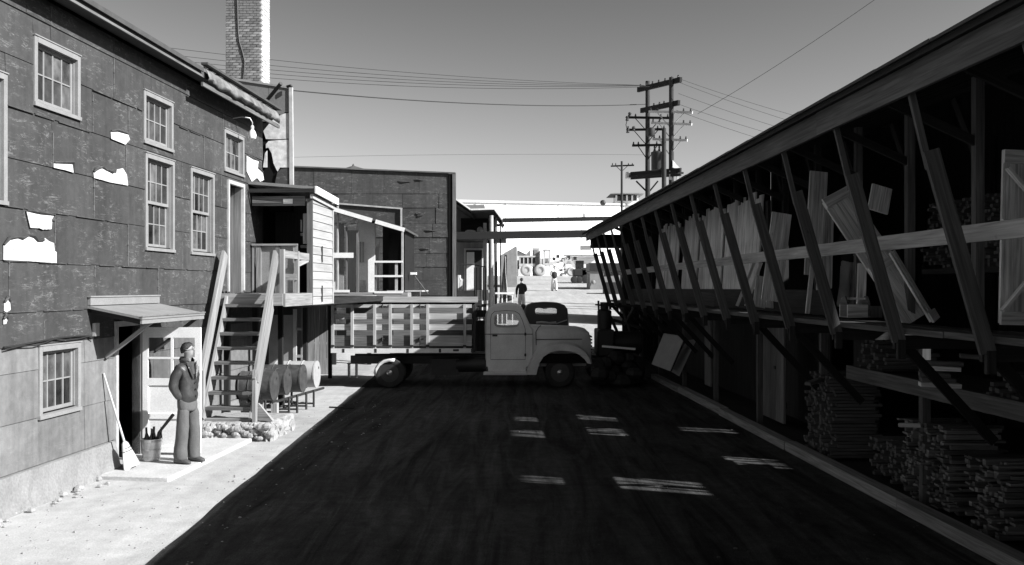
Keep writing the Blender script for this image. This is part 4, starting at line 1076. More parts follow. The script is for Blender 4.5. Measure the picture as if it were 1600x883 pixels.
# ------------------------------------------------------------------ lumber stacks under the deck
G3 = 'short lumber sticks stacked at the near end'
def stick_mesh(w_, h_):
    return MB().box(0, 1.0, -w_ / 2, w_ / 2, 0, h_).mesh('lumber_stick', MT['stick'])
meshes = [stick_mesh(.085, .034), stick_mesh(.052, .046), stick_mesh(.10, .024), stick_mesh(.07, .05)]
def stack(y0, y1, z0, z1, x, lab, dy=.083, dz=.056, jit=.09):
    n = 0; z = z0
    while z < z1:
        y = y0 + rr.uniform(0, .04)
        while y < y1:
            if rr.random() < .95:
                o = bpy.data.objects.new('lumber_stick', rr.choice(meshes)); COL.objects.link(o)
                p = (x + rr.uniform(-jit, jit) + .06 * (z1 - z), y, z + rr.uniform(0, .006))
                o.location = RF.w(p); o.rotation_euler = (rr.uniform(-.05, .05), rr.uniform(-.01, .01), RF.a + rr.uniform(-.05, .05)); o.scale = (rr.uniform(.5, .8), rr.uniform(.75, 1.1), rr.uniform(.8, 1.1))
                tag(o, lab, 'lumber', G3); n += 1
            y += dy + rr.uniform(0, .012)
        z += dz + rr.uniform(0, .004)
    return n
n1 = stack(10.35, 11.55, .06, 1.02, 5.28, 'short square-ended lumber stick in the tall stack under the shelf beam')
n2 = stack(9.25, 9.95, .06, .86, 5.28, 'short square-ended lumber stick in the low stack at the near edge')
print('sticks', n1, n2)
def stuffstack(y0, y1, z0, z1, x, name, lab, pr_=.9, ln=.7):
    mb = MB(); z = z0
    while z < z1:
        y = y0
        while y < y1:
            if rr.random() < pr_:
                xx = x + rr.uniform(-.1, .1); q = rr.uniform(.05, .08); mb.box(xx, xx + ln, y, y + q, z, z + .045)
            y += .086
        z += .052
    return mb.thing(name, MT['stick'], lab, 'lumber', (x, y0, z0), RF, kind='stuff')
stuffstack(11.75, 12.9, .06, .55, 5.5, 'lumber_pile', 'low dark pile of lumber ends between the two taller stacks', .85)
stuffstack(13.95, 14.95, .06, 1.3, 5.3, 'lumber_pile', 'dim pile of short lumber ends on the ground beyond the tall stack')
stuffstack(12.2, 12.9, 1.52, 1.98, 5.34, 'lumber_pile', 'ragged pile of lumber ends on the shelf under the deck', .6)
stuffstack(8.8, 9.5, 1.52, 1.78, 5.34, 'lumber_pile', 'small pile of lumber ends on the shelf at the near edge', .8)
G4 = 'loose boards on the lower shelf'
for k_, (px0, px1, py, Y, lab) in enumerate([(1440, 1503, 566, 10.6, 'topmost of the loose boards on the shelf under the deck'), (1450, 1500, 574, 10.5, 'pale board second from top on the shelf under the deck'), (1436, 1484, 584, 10.4, 'grey board above the lowest ones on the shelf under the deck'), (1438, 1492, 592, 10.3, 'short board near the bottom of the shelf under the deck'), (1437, 1500, 600, 10.2, 'lowest of the loose boards on the shelf under the deck'), (1500, 1545, 556, 10.3, 'thin rail board under the deck left of the near strut foot')]):
    a, b = wpt(px0, py, Y), wpt(px1, py + 3, Y - .1)
    MB().bar(a, b, .18, .045).thing('shelf_board', MT['stock'] if k_ in (1, 4) else MT['old'], lab, 'board', tuple(a), RF, G4)
MB().bar(wpt(1405, 664, 10.9), wpt(1440, 665, 10.7), .05, .045).thing('protruding_stick', MT['raw'], 'single stick poking out from the top of the tall stack', 'stick', tuple(wpt(1405, 664, 10.9)), RF)
MB().bar(wpt(1262, 600, 14.2), wpt(1290, 590, 14.6), .1, .05).thing('fallen_board', MT['old'], 'short board lying on the dim far lumber pile', 'board', tuple(wpt(1262, 600, 14.2)), RF)
# pale plywood sheet with shadow of the knee brace, behind the deck front
MB().box(5.95, 5.99, 12.3, 13.25, 1.5, 2.0).part('pale_panel', MT['stock'], sh)
# plank door and narrow boards of the lower storey
dd = root('plank_door', 'weathered double plank door in the lower wall of the lumber shed', 'door', (5.6, 17.6, 0), RF)
for a, b in ((17.08, 17.29), (17.295, 17.57), (17.58, 17.86), (17.865, 18.25), (18.255, 18.45)):
    MB().box(5.58, 5.62, a, b - .005, .12, 2.0).part('plank', MT['old'], dd)
MB().box(5.62, 5.65, 17.1, 18.45, .4, .52).part('batten', MT['shedp'], dd)
MB().box(5.56, 5.58, 17.53, 17.62, 1.1, 1.16).part('latch', MT['iron'], dd)
MB().box(5.4, 5.44, 21.9, 22.5, .3, 2.0).part('wall_plank', MT['old'], sh)
MB().box(5.38, 5.40, 22.0, 22.1, 1.0, 1.1).part('latch', MT['iron'], sh)
G5 = 'grey wallboards leaning under the shed'
bs = [((1018, 569), (1037, 521), (1047, 580), (1070, 526), 'broad grey wallboard sheet leaning under the far deck'), ((1049, 581), (1072, 532), (1061, 588), (1088, 530), 'narrow grey wallboard sheet leaning right of the broad one')]
for (bl_, tl, br, tr, lab) in bs:
    Y = 23.5; p = [wpt(*bl_, 24.2), wpt(*br, 23.2), wpt(*tr, 23.5), wpt(*tl, 24.5)]
    n = Vector((.02, .03, 0))
    MB().hexa([p[0], p[1], p[1] + n, p[0] + n, p[3], p[2], p[2] + n, p[3] + n]).thing('wallboard_sheet', MT['gypsum'], lab, 'board', tuple(p[0]), RF, G5)

stuffstack(11.0, 14.2, 2.95, 3.9, 6.9, 'lumber_pile', 'dim stacked board ends high inside the dark shed', .55)
MB().box(6.85, 7.9, 10.9, 14.3, 2.86, 2.94).part('rack_beam', MT['shedp'], sh)
# ------------------------------------------------------------------ stake truck
TY = 24.5                                        # near side of the truck
K = F / TY                                       # pixels per metre there
TX = lambda px: (px - 800) / K
TZ = lambda py: H - (py - 450) / K
tk = root('stake_truck', 'rounded grey stake-bed truck parked side-on across the yard', 'truck', (TX(740), TY + 1.1, 0))
def side(pts): return [(TX(a), TZ(b)) for a, b in pts]
def strip(mb, loop, y0, y1, skip=()):
    n = len(loop)
    for i in range(n):
        if i in skip: continue
        (a, b), (c, d) = loop[i], loop[(i + 1) % n]
        mb.add([(a, y0, b), (c, y0, d), (c, y1, d), (a, y1, b)], [(0, 1, 2, 3)])
def shrink(loop, k):
    cx = sum(p[0] for p in loop) / len(loop); cz = sum(p[1] for p in loop) / len(loop)
    out = []
    for x, z in loop:
        dx, dz = x - cx, z - cz; L_ = math.hypot(dx, dz); out.append((x - dx / L_ * k, z - dz / L_ * k))
    return out
def smoothloop(pts, n=4):
    """Catmull-Rom closed"""
    out = []; m = len(pts)
    for i in range(m):
        p0, p1, p2, p3 = pts[i - 1], pts[i], pts[(i + 1) % m], pts[(i + 2) % m]
        for j in range(n):
            t = j / n
            out.append(tuple(.5 * (2 * p1[k] + (p2[k] - p0[k]) * t + (2 * p0[k] - 5 * p1[k] + 4 * p2[k] - p3[k]) * t * t + (3 * p1[k] - p0[k] - 3 * p2[k] + p3[k]) * t ** 3) for k in (0, 1)))
    return out
CY0, CY1 = TY + .32, TY + 1.95                    # cab sides
cabpts = side([(758, 577), (757, 545), (756.5, 510), (758, 492), (762, 483), (769, 477.5), (780, 475), (797, 474.2), (808, 475.5), (814, 478.5), (818, 485), (823, 497), (829, 510), (834, 517), (834, 545), (834, 577)])
winl = smoothloop(side([(771.5, 501), (773, 494.5), (778, 491.5), (791, 490.8), (804, 491.8), (808.5, 497), (811, 505), (809, 511), (800, 512.5), (780, 512.5), (773, 509.5)]), 3)
nt_ = len(cabpts)
body = MB()
inn = shrink(cabpts, .05)
for (yo, yi) in ((CY0, CY0 + .06), (CY1, CY1 - .06)):
    flatl = [inn]
    vs3 = [[Vector((a, b, 0)) for a, b in lp] for lp in (inn, winl)]
    tri = tessellate_polygon(vs3); fl_ = inn + winl
    body.add([(a, yo, b) for a, b in fl_], [tuple(t) for t in tri])
    n = nt_
    body.add([(a, yo, b) for a, b in inn] + [(a, yi, b) for a, b in cabpts], [(i, (i + 1) % n, n + (i + 1) % n, n + i) for i in range(n)])
    mb_ = [(a, yo, b) for a, b in winl] + [(a, yo + (.04 if yo == CY0 else -.04), b) for a, b in winl]; m_ = len(winl)
    body.add(mb_, [(i, (i + 1) % m_, m_ + (i + 1) % m_, m_ + i) for i in range(m_)])
ws = {10, 11}                                     # windscreen edges
strip(body, cabpts, CY0 + .06, CY1 - .06, skip=ws)
cab = body.part('cab', MT['paint'], tk, smooth=True)
# windscreen pillars + glass
a, b = cabpts[10], cabpts[12]
mb = MB()
for y0, y1 in ((CY0 + .06, CY0 + .16), (CY1 - .16, CY1 - .06), ((CY0 + CY1) / 2 - .03, (CY0 + CY1) / 2 + .03)):
    for i in (10, 11):
        (p, q), (r, s_) = cabpts[i], cabpts[i + 1]; mb.add([(p, y0, q), (r, y0, s_), (r, y1, s_), (p, y1, q)], [(0, 1, 2, 3)])
mb.part('windscreen_frame', MT['paint'], tk)
mb = MB()
for i in (10, 11):
    (p, q), (r, s_) = cabpts[i], cabpts[i + 1]; mb.add([(p - .02, CY0 + .1, q), (r - .02, CY0 + .1, s_), (r - .02, CY1 - .1, s_), (p - .02, CY1 - .1, q)], [(0, 1, 2, 3)])
mb.part('windscreen', MT['clear'], tk)
# door skin as a proud panel with seams round it
dpts = side([(766.5, 563), (766.5, 500), (768, 492), (773, 487.5), (790, 486.2), (804, 487), (811, 491), (816, 501), (820.5, 515), (821, 530), (821, 563)])
vs3 = [[Vector((a, b, 0)) for a, b in lp] for lp in (dpts, winl)]
tri = tessellate_polygon(vs3); fl_ = dpts + winl; mb = MB()
mb.add([(a, CY0 - .012, b) for a, b in fl_], [tuple(t) for t in tri])
n = len(dpts); mb.add([(a, CY0 - .012, b) for a, b in dpts] + [(a, CY0 + .005, b) for a, b in dpts], [(i, (i + 1) % n, n + (i + 1) % n, n + i) for i in range(n)])
dr = mb.part('door', MT['paint'], tk)
mb = MB(); o2 = shrink(dpts, -.014); vs = [(a, CY0 - .004, b) for a, b in dpts] + [(a, CY0 - .004, b) for a, b in o2]
mb.add(vs, [(i, (i + 1) % n, n + (i + 1) % n, n + i) for i in range(n)]); mb.part('door_seam', MT['iron'], dr)
MB().poly([[(x, z) for x, z in winl]], lambda a, b, t: (a, CY0 + .03 + t, b), .006).part('pane', MT['clear'], dr)
MB().poly([[(x, z) for x, z in winl]], lambda a, b, t: (a, CY1 - .03 + t, b), .006).part('pane', MT['clear'], tk)
MB().box(TX(769), TX(777), CY0 - .05, CY0 - .035, TZ(526.5), TZ(524)).part('handle', MT['iron'], dr)
for py in (523, 556): MB().tube([(TX(821), CY0 - .02, TZ(py + 2.2)), (TX(821), CY0 - .02, TZ(py - 2.2))], .025, 6).part('hinge', MT['iron'], dr)
MB().box(TX(757), TX(833), CY0 - .006, CY0 + .01, TZ(523.8), TZ(522.6)).part('belt_line', MT['iron'], tk)
MB().box(TX(766.8), TX(821), CY0 - .018, CY0 - .01, TZ(523.6), TZ(522.4)).part('belt_line', MT['iron'], tk)
MB().box(TX(760), TX(772), CY0 + .12, CY1 - .12, TZ(548), TZ(508)).part('seat', MT['darkcloth'], tk)
MB().box(TX(760), TX(795), CY0 + .12, CY1 - .12, TZ(560), TZ(546)).part('seat', MT['darkcloth'], tk)
# hood: rounded sections narrowing to the nose
rings = []
for px, ytop, hw in ((822, 509.5, .74), (834, 510.0, .70), (850, 510.2, .66), (880, 511.2, .58), (905, 512.5, .51), (918, 515.5, .46), (925, 522, .42), (927, 534, .40)):
    cy = (CY0 + CY1) / 2; zt = TZ(ytop); zb = TZ(536); rg = []
    for j in range(15):
        a = math.pi * j / 14; ca, sa = math.cos(a), math.sin(a); ex = .45
        yy = cy - hw * (abs(ca) ** ex) * (1 if ca >= 0 else -1); zz = zb + (zt - zb) * (abs(sa) ** .62)
        rg.append((TX(px), yy, zz))
    rg += [(TX(px), cy + hw, TZ(575)), (TX(px), cy - hw, TZ(575))]
    rings.append(rg)
MB().loft(rings).part('hood', MT['paint'], tk, smooth=True)
mb = MB(); hl = [(TX(p), (CY0 + CY1) / 2 - w_ - .012, TZ(532)) for p, w_ in ((838, .69), (880, .585), (912, .49))]
mb.tube(hl, .012, 5); mb.tube([(TX(838.5), (CY0 + CY1) / 2 - .70, TZ(541)), (TX(838), (CY0 + CY1) / 2 - .70, TZ(520)), (TX(842), (CY0 + CY1) / 2 - .66, TZ(513)), (TX(846), (CY0 + CY1) / 2 - .5, TZ(510.4))], .01, 5); mb.part('hood_seam', MT['iron'], tk)
gr = MB()
for i in range(9): gr.box(TX(926), TX(929.5), (CY0 + CY1) / 2 - .36, (CY0 + CY1) / 2 + .36, TZ(570 - i * 5), TZ(570 - i * 5) + .035)
gr.part('grille', MT['iron'], tk)
# fenders
def fender(y0, y1):
    outer = side([(822, 586), (825, 575), (829, 563), (836, 551), (845, 543), (858, 538), (873, 535.5), (890, 536.5), (905, 541), (917, 550), (924, 560), (926, 568)])
    inner = side([(918, 568), (914, 562), (906, 555), (893, 549.5), (875, 547.8), (860, 551), (849, 558), (843, 568), (840, 577), (838, 586)])
    lp = outer + inner; mb = MB()
    vs3 = [[Vector((a, b, 0)) for a, b in lp]]; tri = tessellate_polygon(vs3)
    far = y1 if y0 < TY + 1 else y0; near = y0 if y0 < TY + 1 else y1; sg = 1 if far > near else -1
    n = len(lp); no = len(outer)
    inn_ = [(p[0] + (TX(875) - p[0]) * .045, p[1] + (TZ(583) - p[1]) * .06) if i < no else p for i, p in enumerate(lp)]
    mb.add([(a, near, b) for a, b in inn_], [tuple(t) for t in tri])
    for i in range(n):
        j = (i + 1) % n
        if i < no - 1:
            mb.add([(inn_[i][0], near, inn_[i][1]), (inn_[j][0], near, inn_[j][1]), (lp[j][0], near + sg * .10, lp[j][1]), (lp[i][0], near + sg * .10, lp[i][1])], [(0, 1, 2, 3)])
            mb.add([(lp[i][0], near + sg * .10, lp[i][1]), (lp[j][0], near + sg * .10, lp[j][1]), (lp[j][0], far, lp[j][1]), (lp[i][0], far, lp[i][1])], [(0, 1, 2, 3)])
        else:
            mb.add([(inn_[i][0], near, inn_[i][1]), (inn_[j][0], near, inn_[j][1]), (inn_[j][0], near + sg * .08, inn_[j][1]), (inn_[i][0], near + sg * .08, inn_[i][1])], [(0, 1, 2, 3)])
    import bmesh
    o = mb.part('front_fender', MT['paint'], tk)
    bm = bmesh.new(); bm.from_mesh(o.data); bmesh.ops.remove_doubles(bm, verts=bm.verts, dist=.0008); bmesh.ops.recalc_face_normals(bm, faces=bm.faces)
    for f in bm.faces: f.smooth = True
    bm.to_mesh(o.data); bm.free()
    try: o.data.set_sharp_from_angle(angle=R(50))
    except Exception: pass
fender(TY + .02, TY + .62); fender(TY + 2.25, TY + 1.65)
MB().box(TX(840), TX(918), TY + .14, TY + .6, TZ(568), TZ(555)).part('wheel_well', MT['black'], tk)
for y0, y1 in ((TY + .02, TY + .36), (TY + 1.9, TY + 2.24)):
    MB().box(TX(755), TX(824), y0, y1, TZ(586.5), TZ(582)).part('running_board', MT['paint'], tk, bevel=.015)
MB().box(TX(762), TX(822), TY + .28, TY + .33, TZ(582), TZ(574)).part('step_panel', MT['paint'], tk)
def wheel(px, y, dual=False):
    c = (TX(px), y, TZ(583.2)); r = c[2]; wd = .2
    ty = MB().lathe([(r * .62, -.09), (r * .8, -.10), (r * .96, -.085), (r, -.05), (r, .05), (r * .96, .085), (r * .8, .10), (r * .62, .09), (r * .60, 0)], 32, c, 'Y', cap=False).part('tyre', MT['tyre'], tk, smooth=True)
    sg = -1 if y < TY + 1.2 else 1
    rim = MB().lathe([(r * .62, sg * .085), (r * .56, sg * .06), (r * .45, sg * .02), (r * .25, sg * .03), (r * .2, sg * .05), (.02, sg * .055)], 28, c, 'Y').part('wheel', MT['paintdark'], tk, smooth=True)
    MB().lathe([(r * .2, sg * .05), (r * .19, sg * .10), (r * .12, sg * .125), (.01, sg * .13)], 16, c, 'Y').part('hub', MT['chrome'], rim, smooth=True)
    mb = MB()
    for k in range(6): mb.ball((c[0] + math.cos(k * 1.047) * r * .36, c[1] + sg * .04, c[2] + math.sin(k * 1.047) * r * .36), .02, 6, 4)
    mb.part('wheel_nuts', MT['iron'], rim)
for px, ys in ((875.5, (TY + .26, TY + 2.0)), (608, (TY + .16, TY + .38, TY + 1.95, TY + 2.17))):
    for y in ys: wheel(px, y)
pts = [(TX(px), TZ(py)) for px, py in [(582.5, 583), (585.5, 574), (591, 566.5), (599, 561.8), (608, 560), (617, 560.3)]]
mb = MB(); rows = [[(x, TY + .05, z), (x + .012, TY + .03, z - .05)] for x, z in pts]
rows = [[(x, TY + .52, z - .0), (x, TY + .10, z), (x + (TX(608) - x) * .05, TY + .04, z - .03), (x + (TX(608) - x) * .15, TY + .03, z - .09)] for x, z in pts]
sheet(mb, rows); o = mb.part('rear_fender', MT['paint'], tk, smooth=True); m_ = o.modifiers.new('solid', 'SOLIDIFY'); m_.thickness = .01
MB().box(TX(540), TX(915), TY + .75, TY + .85, TZ(572), TZ(559)).part('chassis_rail', MT['iron'], tk)
MB().box(TX(540), TX(915), TY + 1.45, TY + 1.55, TZ(572), TZ(559)).part('chassis_rail', MT['iron'], tk)
MB().tube([(TX(608), TY + .2, TZ(583)), (TX(608), TY + 2.1, TZ(583))], .08, 8).part('axle', MT['iron'], tk)
MB().tube([(TX(875), TY + .2, TZ(583)), (TX(875), TY + 2.1, TZ(583))], .05, 8).part('axle', MT['iron'], tk)
MB().box(TX(672), TX(715), TY + .35, TY + .75, TZ(588), TZ(562)).part('tool_box', MT['iron'], tk)
MB().lathe([(.2, -.4), (.2, .4)], 14, (TX(735), TY + .5, TZ(572)), 'X').part('fuel_tank', MT['iron'], tk, smooth=True)
MB().box(TX(925), TX(931), TY + .2, TY + 2.05, TZ(585), TZ(575)).part('bumper', MT['paintdark'], tk)
# bed
BX0, BX1 = TX(517), TX(737)
MB().box(BX0, BX1, TY + .06, TY + 2.24, TZ(551), TZ(546.5)).part('bed_floor', MT['dark'], tk)
for y0 in (TY, TY + 2.245): MB().box(BX0, BX1, y0, y0 + .055, TZ(551.5), TZ(544.6)).part('bed_rail', MT['shedw' if y0 > TY else 'paint'], tk)
for k_ in range(5): MB().box(BX0 + .3 + k_ * .85, BX0 + .36 + k_ * .85, TY - .006, TY - .001, TZ(551), TZ(545)).part('rail_strap', MT['iron'], tk)
MB().box(TX(708), TX(717), TY - .012, TY - .001, TZ(548.8), TZ(545.6)).part('maker_plate', MT['iron'], tk)
STK = [519.5, 550, 585, 609.5, 643, 668, 726]
for px in STK:
    MB().box(TX(px) - .035, TX(px) + .035, TY - .0, TY + .065, TZ(544.5), TZ(475.5)).part('stake', MT['rawpale'], tk)
    MB().box(TX(px) - .035, TX(px) + .035, TY + 2.235, TY + 2.3, TZ(544.5), TZ(468)).part('stake', MT['raw'], tk)
    MB().box(TX(px) - .045, TX(px) + .045, TY - .016, TY - .001, TZ(542), TZ(539)).part('stake_pocket', MT['iron'], tk)
cols_ = [517, 567, 597.5, 626.5, 655.5, 737]
for a, b in ((518, 596.5), (597.8, 655), (656.2, 737)):
    for (ya, yb) in ((475.8, 482.5), (490, 499), (507, 516), (524.5, 541)):
        if ya == 475.8: yb = 481
        MB().box(TX(a), TX(b), TY + .068, TY + .095, TZ(yb), TZ(ya)).part('slat', MT['rawpale' if a > 650 else 'shedw' if ya > 520 else 'girt'], tk)
    for (ya, yb) in ((465.5, 475.5), (484, 494), (502, 512), (522, 536)):
        MB().box(TX(a) , TX(b), TY + 2.2, TY + 2.23, TZ(yb), TZ(ya)).part('slat', MT['old'], tk)
MB().box(TX(517), TX(737), TY + 2.235, TY + 2.26, TZ(545), TZ(475)).part('gap_shade_sheet', MT['blackw'], tk)  # black sheet added to paint shade into the gaps between slats
MB().box(TX(549), TX(742), TY + 2.17, TY + 2.198, TZ(474.5), TZ(464.8)).part('top_board', MT['rawpale'], tk)
for px in (597, 655.5):
    for py in (479, 530):
        mb = MB(); mb.tube([(TX(px - 5), TY + .05, TZ(py)), (TX(px + 6), TY + .05, TZ(py))], .018, 6); mb.tube([(TX(px), TY + .04, TZ(py + 3)), (TX(px), TY + .04, TZ(py - 3))], .02, 6); mb.part('latch', MT['iron'], tk)
hb_ = MB().poly([side([(738.5, 551), (738.5, 477), (755, 477), (755, 551)])] , lambda a, b, t: (a, TY + .3 + t, b), .0) if False else None
for (x0, x1, z0, z1) in [(738.5, 742.6, 477, 551), (748, 749.6, 477, 551), (754, 755.5, 477, 551)]:
    MB().box(TX(x0), TX(x1), TY + .1, TY + 2.2, TZ(z1), TZ(z0)).part('headboard_post', MT['shedp'], tk) if x0 == 738.5 else MB().box(TX(x0), TX(x1), TY + .5, TY + .56, TZ(z1), TZ(z0)).part('headboard_post', MT['shedp'], tk)
for (z0, z1) in [(475.5, 480.5), (485.5, 496.5), (502, 551)]:
    MB().box(TX(742.8), TX(758.5), TY + .57, TY + .60, TZ(z1), TZ(z0)).part('headboard_slat', MT['shedp'], tk)

# ------------------------------------------------------------------ second vehicle behind the hood
VY = 29.5; KV = F / VY
VX = lambda px: (px - 800) / KV
VZ = lambda py: H - (py - 450) / KV
g0 = gz(VY + 1)
pk = root('dark_pickup', 'dark rounded pickup cab seen from behind over the grey hood', 'truck', (VX(853), VY + 1.5, g0))
back = side_ = [(VX(a), VZ(b)) for a, b in [(817, 535), (817.5, 500), (820, 484), (824, 477), (832, 473.6), (853, 472), (872, 473.2), (882, 476.5), (887, 483), (889, 500), (890, 535)]]
wl = smoothloop([(VX(a), VZ(b)) for a, b in [(836.5, 483), (840, 481.6), (853, 481.3), (866, 481.6), (869.5, 483.5), (869.5, 489.5), (866, 491.2), (853, 491.4), (840, 491.2), (836.8, 489.8)]], 3)
fw = [(VX(853) + (x - VX(853)) * 1.3, z - .02) for x, z in wl]
mb = MB()
for y, hole in ((VY, wl), (VY + 1.35, fw)):
    tri = tessellate_polygon([[Vector((a, b, 0)) for a, b in lp] for lp in (shrink(back, .05), hole)]); fl_ = shrink(back, .05) + hole
    mb.add([(a, y, b) for a, b in fl_], [tuple(t) for t in tri])
n = len(back); ib = shrink(back, .05)
mb.add([(a, VY, b) for a, b in ib] + [(a, VY + .08, b) for a, b in back] + [(a, VY + 1.27, b) for a, b in back] + [(a, VY + 1.35, b) for a, b in ib], [(k * n + i, k * n + (i + 1) % n, (k + 1) * n + (i + 1) % n, (k + 1) * n + i) for k in range(3) for i in range(n)])
mb.part('cab', MT['paintdark'], pk, smooth=True)
MB().poly([wl], lambda a, b, t: (a, VY + .01 + t, b), .004).part('rear_window', MT['clear'], pk)
MB().poly([fw], lambda a, b, t: (a, VY + 1.33 + t, b), .004).part('windscreen', MT['clear'], pk)
MB().ball((VX(853), VY + 1.2, VZ(482)), .07, 8, 5, (1.6, .5, .6)).part('mirror', MT['iron'], pk)
MB().box(VX(822), VX(884), VY + .2, VY + .4, VZ(530), VZ(505)).part('seat', MT['darkcloth'], pk)
MB().box(VX(812), VX(893), VY - 1.9, VY - .02, g0 + .75, g0 + 1.25).part('bed', MT['paintdark'], pk, bevel=.03)
MB().box(VX(825), VX(881), VY + 1.36, VY + 2.6, g0 + .6, g0 + 1.25).part('hood', MT['paintdark'], pk, bevel=.08)
MB().tube([(VX(838), VY - .3, VZ(504)), (VX(846), VY - .35, VZ(503)), (VX(858), VY - .4, VZ(504.5)), (VX(868), VY - .35, VZ(503.5))], .04, 6).part('bed_rope', MT['canvas'], pk, smooth=True)
MB().tube([(VX(868), VY - .05, VZ(506)), (VX(886), VY - .05, VZ(500))], .02, 5).part('rail', MT['chrome'], pk)
for xx in (VX(818), VX(886)):
    for y in (VY - 1.2, VY + 1.9):
        MB().lathe([(.12, -.09), (.33, -.09), (.37, -.05), (.37, .05), (.33, .09), (.12, .09)], 20, (xx, y, g0 + .37), 'X').part('tyre', MT['tyre'], pk, smooth=True)
MB().ball((VX(818), VY + 1.5, VZ(482)), .12, 8, 6).part('side_lamp', MT['paintdark'], pk)

# ------------------------------------------------------------------ dark equipment under the far end of the shed
eq = root('loaded_trailer', 'dark flat trailer heaped with machine parts at the truck nose', 'trailer', (3.2, 26.2, 0))
def E(px, py, Y): return Vector((wx(px, Y), Y, wz(py, Y)))
MB().box(wx(930, 26), wx(1000, 26), 25.4, 27.2, .62, .74).part('deck', MT['dark'], eq)
for px in (938, 985):
    for y in (25.5, 27.1):
        MB().lathe([(.1, -.08), (.3, -.08), (.34, -.04), (.34, .04), (.3, .08), (.1, .08)], 18, (wx(px, 26), y, .34), 'Y').part('tyre', MT['tyre'], eq, smooth=True)
MB().box(wx(932, 26), wx(958, 26), 25.6, 26.8, .745, 1.5).part('engine_block', MT['machdark'], eq, bevel=.05)
MB().lathe([(.3, -.5), (.32, -.45), (.32, .45), (.3, .5)], 18, (wx(975, 26), 26.2, 1.12), 'X').part('tank', MT['machdark'], eq, smooth=True)
MB().lathe([(.2, 0), (.2, .5), (.12, .55), (.12, .75)], 14, (wx(945, 26), 26.1, 1.5)).part('air_cleaner', MT['machdark'], eq, smooth=True)
MB().tube([E(930, 476, 26), E(938, 477, 26), E(960, 478, 26), E(1000, 478, 26.2)], .025, 6).part('long_bar', MT['iron'], eq)
MB().tube([E(935, 470, 26), E(937, 520, 26)], .03, 6).part('upright_rod', MT['iron'], eq)
for (a, b, c, d) in [(948, 482, 965, 520), (972, 480, 985, 520), (990, 482, 975, 508), (958, 500, 1000, 512)]:
    MB().tube([E(a, b, 26.1), E(c, d, 26.1)], .045, 6).part('strut', MT['machdark'], eq)
MB().bar(E(941, 541, 25.2), E(993, 545.5, 25.0), .12, .05).part('sun_patch_plank', MT['white'], eq)  # white colour stands for a patch of sunlight
rk_ = root('scrap_pile', 'low black pile of scrap under the far shed deck', 'scrap pile', (wx(960, 24.6), 24.6, 0))
r5 = random.Random(17)
for k_ in range(16):
    px, Y = r5.uniform(930, 995), r5.uniform(24.4, 25.4); x = wx(px, Y); z = r5.uniform(.12, .8)
    MB().ball((x, Y, z), r5.uniform(.16, .3), 7, 5, (r5.uniform(.8, 1.6), r5.uniform(.7, 1.1), r5.uniform(.6, 1.0))).part('scrap_lump', MT['machdark'], rk_)
